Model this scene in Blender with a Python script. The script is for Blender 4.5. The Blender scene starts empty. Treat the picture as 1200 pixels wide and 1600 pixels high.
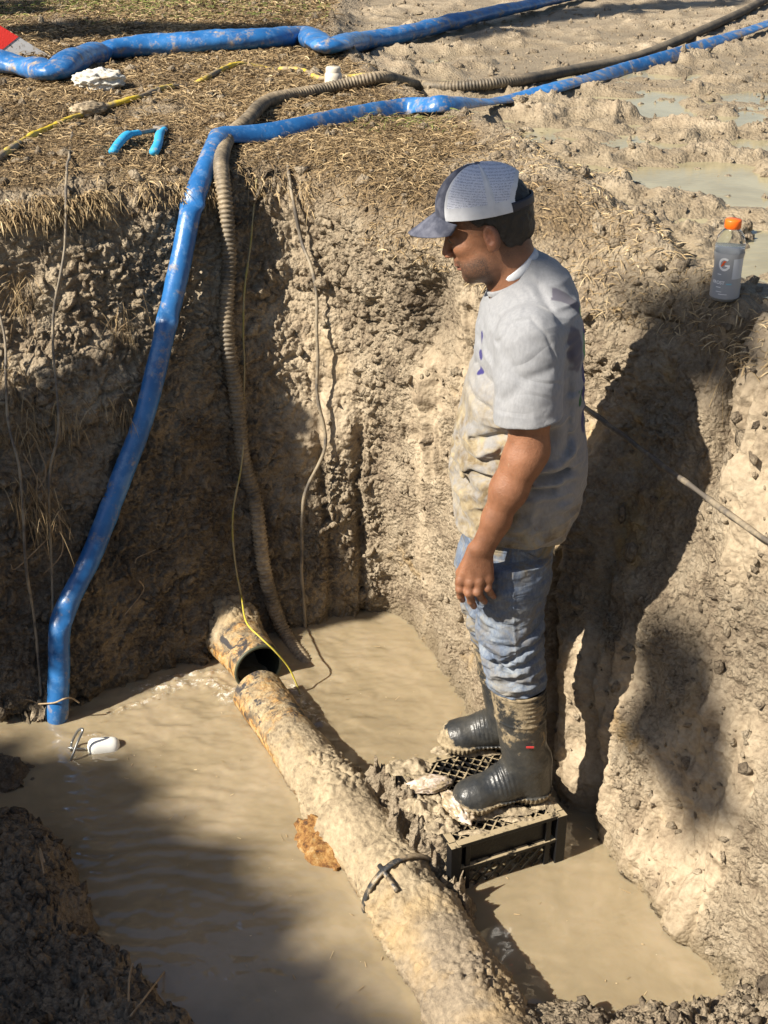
import bpy, math, random
import numpy as np
from mathutils import Vector, Matrix
from mathutils.bvhtree import BVHTree
random.seed(7); RNG = np.random.default_rng(7)
R = math.radians
scene = bpy.context.scene
COL = scene.collection

# ------------------------------------------------------------------ camera, sky, sun, exposure
CAMZ, PITCH, F = 2.49, R(27.0), 2000.0
cam_d = bpy.data.cameras.new('camera'); cam = bpy.data.objects.new('camera', cam_d); COL.objects.link(cam)
cam.location = (0, 0, CAMZ); cam.rotation_euler = (R(90) - PITCH, 0, 0)
cam_d.sensor_fit = 'VERTICAL'; cam_d.sensor_height = 24.0; cam_d.lens = 24.0 * F / 1600.0
cam_d.clip_start = 0.05; cam_d.clip_end = 600
scene.camera = cam
SUN_EL, SUN_AZ = 39.0, 29.0            # light travels towards (cos az, sin az) on the ground
LD = np.array([math.cos(R(SUN_AZ)) * math.cos(R(SUN_EL)), math.sin(R(SUN_AZ)) * math.cos(R(SUN_EL)), -math.sin(R(SUN_EL))])
world = bpy.data.worlds.new('World'); scene.world = world; world.use_nodes = True
wn = world.node_tree; wn.nodes.clear()
sky = wn.nodes.new('ShaderNodeTexSky'); sky.sky_type = 'NISHITA'; sky.sun_disc = False
sky.sun_elevation = R(SUN_EL); sky.sun_rotation = math.atan2(-LD[0], -LD[1])
bg = wn.nodes.new('ShaderNodeBackground'); bg.inputs['Strength'].default_value = 0.05
wo = wn.nodes.new('ShaderNodeOutputWorld')
wn.links.new(sky.outputs[0], bg.inputs[0]); wn.links.new(bg.outputs[0], wo.inputs[0])
sd = bpy.data.lights.new('sun', 'SUN'); sd.energy = 5.0; sd.angle = R(0.53); sd.color = (1.0, 0.92, 0.79)
sun = bpy.data.objects.new('sun', sd); COL.objects.link(sun)
sun.rotation_euler = Vector(-LD).to_track_quat('Z', 'Y').to_euler()
scene.view_settings.view_transform = 'Standard'; scene.view_settings.look = 'None'
scene.view_settings.exposure = 1.0; scene.view_settings.gamma = 1.0

# ------------------------------------------------------------------ picture <-> world
CP, SP = math.cos(PITCH), math.sin(PITCH)
def ray(px, py):
    x = (px - 600) / F; u = (800 - py) / F
    return np.array([x, CP + u * SP, -SP + u * CP])
CAM = np.array([0, 0, CAMZ])
def pz(px, py, z=0.0):
    d = ray(px, py); return CAM + d * ((z - CAMZ) / d[2])
def pY(px, py, Y):
    d = ray(px, py); return CAM + d * (Y / d[1])

# ------------------------------------------------------------------ noise
_pr = np.random.default_rng(11); PERM = _pr.permutation(256).astype(np.int32); VAL = _pr.random(256).astype(np.float32) * 2 - 1
VAL3 = _pr.random((256, 3)).astype(np.float32)
def _h(x, y, z): return PERM[(PERM[(PERM[x & 255] + y) & 255] + z) & 255]
def vnoise(P, s=1.0, off=0.0):
    Q = np.asarray(P, np.float32) * np.float32(s) + np.float32(off)
    I = np.floor(Q).astype(np.int32); f = Q - I
    f = f * f * f * (f * (f * 6 - 15) + 10)
    x, y, z = I[..., 0], I[..., 1], I[..., 2]; fx, fy, fz = f[..., 0], f[..., 1], f[..., 2]
    def v(a, b, c): return VAL[_h(x + a, y + b, z + c)]
    a = v(0,0,0) * (1 - fx) + v(1,0,0) * fx; b = v(0,1,0) * (1 - fx) + v(1,1,0) * fx
    c = v(0,0,1) * (1 - fx) + v(1,0,1) * fx; d = v(0,1,1) * (1 - fx) + v(1,1,1) * fx
    a = a * (1 - fy) + b * fy; c = c * (1 - fy) + d * fy
    return a * (1 - fz) + c * fz
def fbm(P, s, o=4, off=0.0, g=0.5):
    r = 0; a = 1.0; t = 0
    for i in range(o):
        r = r + a * vnoise(P, s * 2.03 ** i, off + 17.3 * i); t += a; a *= g
    return r / t
def worley(P, s, off=0.0):
    Q = np.asarray(P, np.float32) * np.float32(s) + np.float32(off)
    I = np.floor(Q).astype(np.int32); f = Q - I
    d1 = np.full(Q.shape[:-1], 9.0, np.float32); d2 = d1.copy(); cid = np.zeros(Q.shape[:-1], np.int32)
    for a in (-1, 0, 1):
        for b in (-1, 0, 1):
            for c in (-1, 0, 1):
                h = _h(I[..., 0] + a, I[..., 1] + b, I[..., 2] + c); p = VAL3[h]
                dd = (p[..., 0] + a - f[..., 0]) ** 2 + (p[..., 1] + b - f[..., 1]) ** 2 + (p[..., 2] + c - f[..., 2]) ** 2
                m = dd < d1
                d2 = np.where(m, d1, np.minimum(d2, dd)); d1 = np.where(m, dd, d1); cid = np.where(m, h, cid)
    return np.sqrt(d1), np.sqrt(d2), VAL[cid]
def sstep(a, b, x):
    t = np.clip((x - a) / (b - a), 0, 1); return t * t * (3 - 2 * t)

# ------------------------------------------------------------------ objects
def tag(o, label=None, cat=None, group=None, kind=None):
    if label: o['label'] = label
    if cat: o['category'] = cat
    if group: o['group'] = group
    if kind: o['kind'] = kind
    return o
def empty(name, loc, label=None, cat=None, group=None):
    o = bpy.data.objects.new(name, None); COL.objects.link(o); o.location = Vector(loc); o.empty_display_size = 0.05
    return tag(o, label, cat, group)
def link(name, me, mat, parent=None, smooth=True):
    o = bpy.data.objects.new(name, me); COL.objects.link(o)
    if mat is not None:
        for m in (mat if isinstance(mat, (list, tuple)) else [mat]): me.materials.append(m)
    if smooth: me.polygons.foreach_set('use_smooth', np.ones(len(me.polygons), bool))
    if parent is not None:
        o.parent = parent
        w = parent
        loc = Vector((0, 0, 0))
        while w is not None: loc += w.location; w = w.parent
        o.location = -loc          # vertices stay in world coordinates
    return o
def mesh_np(name, V, Fq, attrs=None, matidx=None):
    V = np.ascontiguousarray(V, np.float32); Fq = np.asarray(Fq, np.int32)
    me = bpy.data.meshes.new(name); n = Fq.shape[1]
    me.vertices.add(len(V)); me.vertices.foreach_set('co', V.ravel())
    me.loops.add(Fq.size); me.loops.foreach_set('vertex_index', Fq.ravel())
    me.polygons.add(len(Fq)); me.polygons.foreach_set('loop_start', np.arange(0, Fq.size, n, dtype=np.int32))
    if matidx is not None: me.polygons.foreach_set('material_index', np.asarray(matidx, np.int32))
    me.update(calc_edges=True)
    for k, a in (attrs or {}).items():
        at = me.attributes.new(k, 'FLOAT', 'POINT'); at.data.foreach_set('value', np.ascontiguousarray(a, np.float32).ravel())
    return me
def grid_faces(nr, nc, close=False):
    i = np.arange(nr - 1)[:, None]; j = np.arange(nc if close else nc - 1)[None, :]
    a = i * nc + j; b = i * nc + (j + 1) % nc
    return np.stack([a, b, b + nc, a + nc], -1).reshape(-1, 4)
class MB:
    """collects shapes into one mesh"""
    def __init__(s): s.v = []; s.f = []; s.mi = []; s.n = 0
    def add(s, V, Fs, mi=0):
        V = [tuple(float(c) for c in p) for p in V]
        s.v += V; s.f += [tuple(int(i) + s.n for i in f) for f in Fs]; s.mi += [mi] * len(Fs); s.n += len(V)
    def box(s, c, size, M=None, mi=0):
        x, y, z = [k / 2 for k in size]
        P = [(-x,-y,-z),(x,-y,-z),(x,y,-z),(-x,y,-z),(-x,-y,z),(x,-y,z),(x,y,z),(-x,y,z)]
        P = [Vector(p) for p in P]
        if M is not None: P = [M @ p for p in P]
        P = [p + Vector(c) for p in P]
        s.add(P, [(0,3,2,1),(4,5,6,7),(0,1,5,4),(1,2,6,5),(2,3,7,6),(3,0,4,7)], mi)
    def tube(s, pts, rad, seg=10, cap=True, mi=0, flat=1.0, upv=None):
        V, Fq = tube_np(pts, rad, seg, flat, upv)
        s.add(V, Fq, mi)
        if cap:
            n = len(V) // seg; b = s.n - len(V)
            s.f.append(tuple(b + i for i in range(seg))[::-1]); s.f.append(tuple(b + (n - 1) * seg + i for i in range(seg))); s.mi += [mi, mi]
    def build(s, name, mat, parent=None, smooth=True, bevel=0):
        me = bpy.data.meshes.new(name); me.from_pydata(s.v, [], s.f); me.update()
        me.polygons.foreach_set('material_index', s.mi)
        o = link(name, me, mat, parent, smooth)
        if bevel:
            m = o.modifiers.new('bevel', 'BEVEL'); m.width = bevel; m.segments = 2; m.limit_method = 'ANGLE'; m.angle_limit = R(35)
        return o
def frames(P, up=None):
    P = np.asarray(P, float); T = np.gradient(P, axis=0); T /= np.linalg.norm(T, axis=1)[:, None] + 1e-12
    N = np.zeros_like(P)
    n = np.array([0, 0, 1.0]) if up is None else np.array(up, float)
    if abs(n @ T[0]) > 0.95: n = np.array([1.0, 0, 0])
    for i in range(len(P)):
        if up is not None:
            n2 = np.array(up, float); n2 = n2 - (n2 @ T[i]) * T[i]
            if np.linalg.norm(n2) > 0.15: n = n2
        n = n - (n @ T[i]) * T[i]; n /= np.linalg.norm(n); N[i] = n
    return T, N, np.cross(T, N)
def tube_np(pts, rad, seg=12, flat=1.0, upv=None):
    P = np.asarray(pts, float); T, N, B = frames(P, upv)
    rad = np.broadcast_to(np.asarray(rad, float), (len(P),)); fl = np.broadcast_to(np.asarray(flat, float), (len(P),))
    a = np.linspace(0, 2 * math.pi, seg, endpoint=False)
    V = P[:, None, :] + (np.cos(a)[None, :, None] * N[:, None, :] * fl[:, None, None] + np.sin(a)[None, :, None] * B[:, None, :]) * rad[:, None, None]
    return V.reshape(-1, 3), grid_faces(len(P), seg, True)
def spline(P, n=16):
    """Catmull-Rom through the points"""
    P = np.asarray(P, float); Q = np.vstack([2 * P[0] - P[1], P, 2 * P[-1] - P[-2]]); out = []
    for i in range(1, len(Q) - 2):
        for t in np.linspace(0, 1, n, endpoint=False):
            out.append(0.5 * ((2 * Q[i]) + (-Q[i-1] + Q[i+1]) * t + (2*Q[i-1] - 5*Q[i] + 4*Q[i+1] - Q[i+2]) * t*t + (-Q[i-1] + 3*Q[i] - 3*Q[i+1] + Q[i+2]) * t**3))
    out.append(P[-1]); return np.array(out)
def resample(P, step):
    L = np.concatenate([[0], np.cumsum(np.linalg.norm(np.diff(P, axis=0), axis=1))]); n = max(4, int(L[-1] / step))
    s = np.linspace(0, L[-1], n); return np.stack([np.interp(s, L, P[:, k]) for k in range(3)], 1), s

# ------------------------------------------------------------------ materials
def mat(name, base=(0.5,0.5,0.5), rough=0.6, spec=0.5, metal=0.0, **kw):
    m = bpy.data.materials.new(name); m.use_nodes = True; nt = m.node_tree; b = nt.nodes['Principled BSDF']
    b.inputs['Base Color'].default_value = (*base, 1); b.inputs['Roughness'].default_value = rough
    b.inputs['Metallic'].default_value = metal; b.inputs['Specular IOR Level'].default_value = spec
    for k, v in kw.items(): b.inputs[k.replace('_', ' ')].default_value = v
    return m
class G:
    """small helper to write node graphs"""
    def __init__(s, m): s.m = m; s.nt = m.node_tree; s.b = s.nt.nodes['Principled BSDF']; s.tc = s.nt.nodes.new('ShaderNodeTexCoord').outputs['Object']
    def set(s, sock, v):
        if isinstance(v, bpy.types.NodeSocket): s.nt.links.new(v, sock)
        elif isinstance(v, (tuple, list)) and len(v) == 3 and sock.type == 'RGBA': sock.default_value = (*v, 1)
        else: sock.default_value = v
    def noise(s, scale, detail=5, rough=0.55, vec=None, dist=0.0, out='Fac'):
        n = s.nt.nodes.new('ShaderNodeTexNoise'); s.set(n.inputs['Vector'], vec if vec is not None else s.tc)
        n.inputs['Scale'].default_value = scale; n.inputs['Detail'].default_value = detail; n.inputs['Roughness'].default_value = rough; n.inputs['Distortion'].default_value = dist
        return n.outputs[out]
    def voro(s, scale, feature='F1', vec=None, out='Distance'):
        n = s.nt.nodes.new('ShaderNodeTexVoronoi'); n.feature = feature; s.set(n.inputs['Vector'], vec if vec is not None else s.tc); n.inputs['Scale'].default_value = scale
        return n.outputs[out]
    def mapv(s, scale=(1,1,1), rot=(0,0,0), vec=None):
        n = s.nt.nodes.new('ShaderNodeMapping'); s.set(n.inputs['Vector'], vec if vec is not None else s.tc); n.inputs['Scale'].default_value = scale; n.inputs['Rotation'].default_value = rot
        return n.outputs[0]
    def ramp(s, fac, stops):
        n = s.nt.nodes.new('ShaderNodeValToRGB'); s.set(n.inputs[0], fac); e = n.color_ramp.elements
        while len(e) > 1: e.remove(e[0])
        for i, (p, c) in enumerate(stops):
            el = e[0] if i == 0 else e.new(p)
            el.position = p; el.color = (*c, 1) if isinstance(c, (tuple, list)) else (c, c, c, 1)
        return n.outputs[0]
    def mix(s, fac, a, b, mode='MIX'):
        n = s.nt.nodes.new('ShaderNodeMix'); n.data_type = 'RGBA'; n.blend_type = mode
        s.set(n.inputs[0], fac); s.set(n.inputs[6], a); s.set(n.inputs[7], b); return n.outputs[2]
    def math(s, op, a, b=0.0, c=None, clamp=False):
        n = s.nt.nodes.new('ShaderNodeMath'); n.operation = op; n.use_clamp = clamp; s.set(n.inputs[0], a); s.set(n.inputs[1], b)
        if c is not None: s.set(n.inputs[2], c)
        return n.outputs[0]
    def attr(s, name):
        n = s.nt.nodes.new('ShaderNodeAttribute'); n.attribute_name = name; return n.outputs['Fac']
    def sep(s, vec=None):
        n = s.nt.nodes.new('ShaderNodeSeparateXYZ'); s.set(n.inputs[0], vec if vec is not None else s.tc); return n.outputs
    def bump(s, h, strength=0.5, dist=0.01, normal=None):
        n = s.nt.nodes.new('ShaderNodeBump'); s.set(n.inputs['Height'], h); n.inputs['Strength'].default_value = strength; n.inputs['Distance'].default_value = dist
        if normal is not None: s.set(n.inputs['Normal'], normal)
        s.nt.links.new(n.outputs[0], s.b.inputs['Normal']); return n.outputs[0]
    def col(s, c): s.set(s.b.inputs['Base Color'], c)
    def rough(s, c): s.set(s.b.inputs['Roughness'], c)

MUD_L = (0.50, 0.39, 0.245); MUD_D = (0.17, 0.125, 0.085)
def soil_mat():
    m = mat('soil', rough=0.85, spec=0.25); g = G(m)
    big = g.noise(2.2, 5, 0.6); med = g.noise(9, 6, 0.65); fine = g.noise(55, 5, 0.7); grit = g.noise(220, 3, 0.7)
    mixf = g.math('MULTIPLY_ADD', med, 0.55, g.math('MULTIPLY', fine, 0.45))
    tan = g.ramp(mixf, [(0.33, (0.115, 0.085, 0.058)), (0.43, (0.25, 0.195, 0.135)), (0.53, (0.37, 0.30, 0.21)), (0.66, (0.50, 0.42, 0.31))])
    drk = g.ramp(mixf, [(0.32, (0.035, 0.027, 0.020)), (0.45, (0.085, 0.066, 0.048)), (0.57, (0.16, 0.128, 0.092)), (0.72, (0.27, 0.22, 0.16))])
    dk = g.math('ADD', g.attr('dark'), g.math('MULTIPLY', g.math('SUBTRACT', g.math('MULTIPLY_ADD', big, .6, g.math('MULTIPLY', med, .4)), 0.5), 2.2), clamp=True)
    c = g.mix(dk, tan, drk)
    och = g.ramp(g.noise(3.6, 4, 0.6, vec=g.mapv((1, 1, 0.8), (0.3, 0.2, 0.5))), [(0.60, 0.0), (0.70, 1.0)])
    c = g.mix(g.math('MULTIPLY', g.math('MULTIPLY', och, g.attr('ochre')), 0.65), c, (0.50, 0.33, 0.13))
    thatch = g.ramp(g.noise(120, 4, 0.7, vec=g.mapv((1, 0.35, 1), (0, 0, 0.5))), [(0.34, (0.05, 0.035, 0.02)), (0.5, (0.18, 0.125, 0.07)), (0.66, (0.40, 0.29, 0.16))])
    c = g.mix(g.math('MULTIPLY', g.attr('smear'), 0.30), c, g.ramp(g.noise(14, 5, .6, vec=g.mapv((1, 1, .15))), [(0.36, (0.27, 0.21, 0.14)), (0.64, (0.44, 0.355, 0.245))]))
    c = g.mix(g.attr('grass'), c, thatch)
    c = g.mix(g.attr('wet'), c, g.mix(0.62, c, (0.16, 0.125, 0.075)))
    g.col(c)
    g.rough(g.math('SUBTRACT', 0.9, g.math('MULTIPLY', g.attr('wet'), 0.5)))
    h = g.math('MULTIPLY', g.math('SUBTRACT', 1.0, g.math('MULTIPLY', g.attr('smear'), .8)), g.math('ADD', g.math('MULTIPLY', fine, 0.7), g.math('ADD', g.math('MULTIPLY', grit, 0.35), g.math('MULTIPLY', g.voro(90), -0.8))))
    g.bump(h, 1.0, 0.014)
    return m
SOIL = soil_mat()
def mud_cover(g, c, amount=0.5, scale=14, mud=None, seed=0.0, soft=0.06, z=None):
    """patches of dried mud over a colour; returns (colour, mask)"""
    n = g.noise(scale, 7, 0.68, vec=g.mapv((1, 1, 1), (seed, seed * 2, seed * 3)))
    t = 1 - amount
    if z is not None: n = g.math('ADD', n, z)
    k = g.ramp(n, [(max(0.02, 0.2 + t * 0.6 - soft), 0.0), (min(0.98, 0.2 + t * 0.6 + soft), 1.0)])
    md = g.ramp(g.noise(60, 5, 0.7), [(0.35, (0.22, 0.165, 0.105)), (0.65, (0.47, 0.375, 0.245))]) if mud is None else mud
    return g.mix(k, c, md), k
# ------------------------------------------------------------------ terrain: pit walls, lip and the ground around as one sheet
GZ = 1.60
def L3(p, z): return (p[0], p[1], z)
NODES = [  # base point at the water, lip point, outward angle, columns to next node
    ((-5.0, 1.2), (-5.3, 1.9, GZ), 121, 20),
    (pz(-420, 1235)[:2], pz(-420, 330, GZ), 119, 30),
    (pz(-150, 1160)[:2], pz(-150, 310, GZ), 117, 40),
    (pz(0, 1118)[:2], pz(0, 300, GZ), 115, 72),
    (pz(150, 1085)[:2], pz(150, 288, GZ), 111, 72),
    (pz(300, 1045)[:2], pz(300, 268, GZ), 106, 50),
    (pz(400, 1003)[:2], pz(400, 262, 1.59), 102, 44),
    (pz(480, 982)[:2], pz(480, 280, 1.56), 97, 60),
    (pz(560, 968)[:2], pz(555, 315, 1.54), 90, 50),
    (pz(602, 960)[:2], pz(610, 350, 1.52), 80, 56),
    (pz(640, 995)[:2], pz(680, 368, 1.52), 71, 56),
    (pz(690, 1060)[:2], pz(760, 390, 1.50), 63, 56),
    (pz(745, 1135)[:2], pz(860, 415, 1.48), 53, 52),
    (pz(830, 1210)[:2], pz(950, 440, 1.48), 45, 52),
    (pz(925, 1285)[:2], pz(1050, 466, 1.48), 37, 44),
    (pz(960, 1345)[:2], pz(1110, 488, 1.49), 30, 60),
    (pz(1020, 1410)[:2], pz(1200, 512, 1.50), 22, 60),
    (pz(1085, 1490)[:2], pz(1330, 560, 1.52), 14, 50),
    (pz(1160, 1562)[:2], pz(1500, 640, GZ), 5, 26),
    ((1.12, 1.75), (1.75, 1.7, GZ), -10, 20),
    ((1.6, 0.6), (2.4, 0.5, GZ), -25, 12),
    ((2.0, -2.0), (2.8, -2.0, GZ), -30, 0)]
def terrain():
    nb = np.array([n[0] for n in NODES], float); nl = np.array([n[1] for n in NODES], float); na = np.array([n[2] for n in NODES], float)
    U = []
    for i, n in enumerate(NODES[:-1]): U += list(i + np.arange(n[3]) / n[3])
    U = np.array(U + [len(NODES) - 1.0]); k = np.arange(len(NODES))
    dense = np.linspace(0, len(NODES) - 1, 2000)
    def ip(a):
        d = np.interp(dense, k, a); ker = np.hanning(151); ker /= ker.sum()
        d2 = np.convolve(np.pad(d, 75, mode='edge'), ker, 'valid'); return np.interp(U, dense, d2)
    bx, by = ip(nb[:, 0]), ip(nb[:, 1]); lx, ly, lz = ip(nl[:, 0]), ip(nl[:, 1]), ip(nl[:, 2]); an = np.radians(ip(na))
    ox, oy = np.cos(an), np.sin(an); nc = len(U)
    rows = []; T = []
    def row(x, y, z, t): rows.append(np.stack([x, y, z + 0 * x], -1)); T.append(t)
    for z in np.linspace(-0.5, -0.02, 8): row(bx - ox * 0.02, by - oy * 0.02, z, -1)
    nw = 400
    for t in np.linspace(0, 1, nw):
        # lower two thirds steeper, the top rolls back to the ground
        h = t * 0.96
        w = 0.75 * t + 0.25 * t ** 3
        x = bx + (lx - bx) * w; y = by + (ly - by) * w
        row(x, y, lz * h, t)
    rr = [0.0]; 
    while rr[-1] < 11: rr.append(rr[-1] + 0.0085 * (1 + rr[-1] * 0.9))
    rr = rr[1:]
    while rr[-1] < 160: rr.append(rr[-1] * 1.25)
    for r in rr:
        z = GZ + (lz - GZ) * math.exp(-r / 0.10) - 0.04 * lz * math.exp(-r / 0.06)
        row(lx + ox * r, ly + oy * r, z, 1 + r)
    P = np.array(rows); T = np.array(T)[:, None] * np.ones((1, nc)); UU = np.ones((len(rows), 1)) * U[None, :]
    du = np.gradient(P, axis=1); dv = np.gradient(P, axis=0); N = np.cross(du, dv); N /= np.linalg.norm(N, axis=2)[..., None] + 1e-9
    SM = P.copy()
    # ---- masks
    wall = (T < 1) & (T > -0.5); z = P[..., 2]
    wallf = sstep(1.12, 0.96, T)
    left = sstep(9.6, 8.2, UU)                      # the left wall
    # mud field beyond the straight wheel-track edge
    E = np.array([pz(520, 62, GZ)[:2], pz(600, 140, GZ)[:2], pz(740, 198, GZ)[:2], pz(1100, 408, GZ)[:2], pz(1300, 500, GZ)[:2]])
    X, Y = P[..., 0], P[..., 1]
    ex = np.interp(-Y, -E[:, 1], E[:, 0])
    fd = (X - ex) * 0.75                            # >0 inside the churned mud
    field = sstep(-0.02, 0.14, fd) * (1 - wallf)
    far = sstep(6.0, 9.0, np.hypot(X, Y))
    # ---- displacement
    big = fbm(P, 1.6, 3, 3.1)
    med = fbm(P, 6.5, 4, 9.4)
    Pw = P + 0.03 * np.stack([vnoise(P, 14, 1.), vnoise(P, 14, 5.), vnoise(P, 14, 8.)], -1)
    w1, w2, c1 = worley(Pw, 15, 2.2)
    v1, v2, c2 = worley(Pw, 34, 6.1)
    rid = 1 - np.abs(fbm(P, 16, 3, 30.))
    clod = sstep(0.0, .30, w2 - w1) * (0.75 - .5 * w1) * (0.55 + 0.5 * c1); clod2 = sstep(0.0, .35, v2 - v1) * (0.8 - .6 * v1) * (0.6 + 0.5 * c2)
    u1, u2, c3 = worley(P + .006 * np.stack([vnoise(P, 60, 1.), vnoise(P, 60, 5.), vnoise(P, 60, 8.)], -1), 85, 9.); clod3 = sstep(0.0, .4, u2 - u1) * (0.7 + 0.5 * c3) * sstep(-.25, .15, fbm(P, 7, 2, 33.))
    rough_m = sstep(-0.22, 0.22, fbm(P, 3.3, 3, 44.))
    Ps = P * np.array([1, 1, 0.12]); streak = fbm(Ps, 22, 3, 60.); smear = sstep(-0.05, 0.3, fbm(P, 2.6, 2, 71.))
    sme = sstep(.0, .22, fbm(P * np.array([1, 1, .45]), 2.3, 3, 171.)) * (1 - .8 * sstep(7.4, 6.0, UU)) * wallf; rough_r = rough_m * (1 - .85 * sme)
    D = wallf * (big * 0.075 + med * 0.034)
    D += wallf * left * (1 - .8 * sme) * (clod * 0.050 * (0.1 + rough_m) + clod2 * 0.032 + clod3 * .013 + (rid - 0.75) * 0.02)
    D += wallf * (1 - left) * (clod * 0.036 * rough_r + clod2 * 0.020 * (0.12 * (1 - sme) + rough_r) + clod3 * .009 * (.3 * (1 - sme) + rough_r) + streak * 0.020 * smear * (1 - sme) + sme * (np.abs(fbm(Ps, 13, 2, 61.)) * .050 + fbm(Ps, 50, 2, 62.) * .008 + clod3 * .003) + (rid - 0.8) * 0.02)
    D += fbm(P, 75, 2, 90.) * 0.0035 * (1 - far)
    # hollow under the turf on the left, ragged buttress and crack on the right wall
    D -= wallf * left * 0.065 * np.exp(-((z - 1.22) / 0.2) ** 2) * sstep(5.2, 3.2, UU)
    D -= wallf * 0.10 * np.exp(-((z - 1.28) / 0.13) ** 2) * np.exp(-((UU - 9.9) / 0.5) ** 2)
    D += wallf * left * 0.05 * np.exp(-((z - 0.72) / 0.10) ** 2) * np.exp(-((UU - 7.3) / 0.9) ** 2)
    D -= wallf * 0.09 * np.exp(-((UU - 15.35 - 0.2 * np.sin(z * 6)) / 0.13) ** 2) * sstep(1.0, 1.3, z)
    D += wallf * 0.07 * np.exp(-((UU - 16.2) / 0.45) ** 2) * sstep(0.8, 1.2, z)
    for uc, wd, am in ((11.2, .10, .03), (12.1, .12, .03), (13.05, .10, .06), (13.9, .12, .05), (7.4, .10, .03), (8.2, .12, .04)):
        D -= wallf * am * np.exp(-((UU - uc - 0.12 * np.sin(z * 5 + uc)) / wd) ** 2) * sstep(1.2, 0.5, z)
    P += N * D[..., None] * np.where(N[..., :1] * 0 + 1 > 0, 1, 1)
    # ground relief
    gr = (1 - wallf)
    gz = big * 0.045 + med * 0.018 + clod2 * 0.014 * (1 - .4 * left) + clod3 * .006 + clod * .012 * rough_m + vnoise(P, 30, 2.) * 0.004
    lump = np.clip(fbm(P, 4.2, 4, 20.), -1, 1); rut = fbm((P @ np.array([[.86, .5, 0], [-.5, .86, 0], [0, 0, 1.]])) * np.array([0.45, 1, 1]), 7.0, 3, 80.)
    lm = sstep(-.05, .35, lump); mudz = -0.092 + 0.028 * lm + 0.050 * np.clip(rut, 0, 1) + clod * 0.034 * lm * rough_m + clod2 * 0.014 * lm + clod3 * .006 * lm + big * 0.02 + 0.035 * np.clip(fbm(P, 11, 3, 7.), 0, 1) * lm
    ridge = 0.03 * np.exp(-(fd / 0.06) ** 2) * (1 + med)
    P[..., 2] += gr * ((1 - field) * (gz + ridge) + field * mudz * (1 - 0.4 * far))
    # right lip mound
    mb = pz(1080, 470, 1.49)
    P[..., 2] += gr * 0.035 * np.exp(-(((X - mb[0] - 0.1) / 0.28) ** 2 + ((Y - mb[1]) / 0.16) ** 2)) * (1 + med)
    # ---- surface character; the dark mask also paints some light and shade
    grass = gr * sstep(0.02, -0.10, fd) * sstep(-0.25, 0.10, fbm(P, 1.9, 3, 12.) + 0.30 * left - 0.24 * (1 - left)) * 0.9
    lp = P[..., 2]
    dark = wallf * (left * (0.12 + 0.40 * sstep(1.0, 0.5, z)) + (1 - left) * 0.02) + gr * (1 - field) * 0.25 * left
    dark = dark - 0.45 * left * wallf * sstep(5.6, 7.4, UU)  # soil paled towards the corner to stand for the stronger light there
    dark += 0.50 * wallf * (1 - left) * np.exp(-((z - 1.45) / 0.28) ** 2) * sstep(13.6, 15.0, UU) + 0.30 * wallf * np.exp(-((z - 0.85) / 0.45) ** 2) * sstep(14.2, 15.6, UU)  # wet soil on the right wall, darkened further to deepen the shadow there
    dark += 0.5 * wallf * np.exp(-((z - 1.25) / 0.14) ** 2) * np.exp(-((UU - 9.6) / 0.9) ** 2)  # shade of the corner hollow painted into the soil colour
    dark += 0.35 * (clod * 0)
    ochre = wallf * (1 - left * 0.7) 
    wet = np.clip(wallf * sstep(0.10, 0.0, z + 0.03 * med) + field * sstep(-0.025, -0.065, P[..., 2] - GZ) * 0.75, 0, 1)
    return P, SM, N, T, UU, dict(dark=np.clip(dark, 0, 1), ochre=ochre, grass=np.clip(grass, 0, 1), wet=wet, smear=np.clip(sme + .75 * field, 0, 1))
TP, TS, TN, TT, TU, TA = terrain()
nr, nc = TP.shape[:2]
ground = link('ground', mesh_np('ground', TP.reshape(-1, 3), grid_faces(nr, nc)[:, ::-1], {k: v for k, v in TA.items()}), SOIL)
tag(ground, kind='structure')
_s = TP[::3, ::3]; BVH = BVHTree.FromPolygons([Vector(v) for v in _s.reshape(-1, 3)], grid_faces(_s.shape[0], _s.shape[1]).tolist())
def hit(px, py, off=0.0, along=None):
    """point of the terrain seen at a pixel, lifted off its surface"""
    d = Vector(ray(px, py)).normalized(); h = BVH.ray_cast(Vector(CAM), d)
    if h[0] is None: return pz(px, py, GZ)
    n = h[1] if h[1].dot(d) < 0 else -h[1]
    v = Vector(along) if along is not None else n
    return np.array(h[0] + v * off)
def gnd(x, y):
    h = BVH.ray_cast(Vector((x, y, 4)), Vector((0, 0, -1))); return h[0].z if h[0] is not None else GZ

# ------------------------------------------------------------------ near bank at the photographer's feet
SHORE = [(-16, 3.0), (-3.2, 2.75), (-2.3, 2.35), tuple(pz(-160, 1250)[:2]), tuple(pz(0, 1292)[:2]), tuple(pz(70, 1305)[:2]), tuple(pz(112, 1345)[:2]), tuple(pz(125, 1400)[:2]), tuple(pz(152, 1450)[:2]),
         tuple(pz(140, 1500)[:2]), tuple(pz(215, 1535)[:2]), tuple(pz(262, 1580)[:2]), tuple(pz(310, 1640)[:2]), (-0.25, 1.75), (0.05, 1.85), tuple(pz(700, 1615)[:2]), tuple(pz(790, 1560)[:2]),
         tuple(pz(880, 1560)[:2]), tuple(pz(950, 1588)[:2]), tuple(pz(1020, 1575)[:2]), tuple(pz(1100, 1580)[:2]), tuple(pz(1180, 1552)[:2]), tuple(pz(1300, 1520)[:2]), (2.6, 2.3)]
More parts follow.
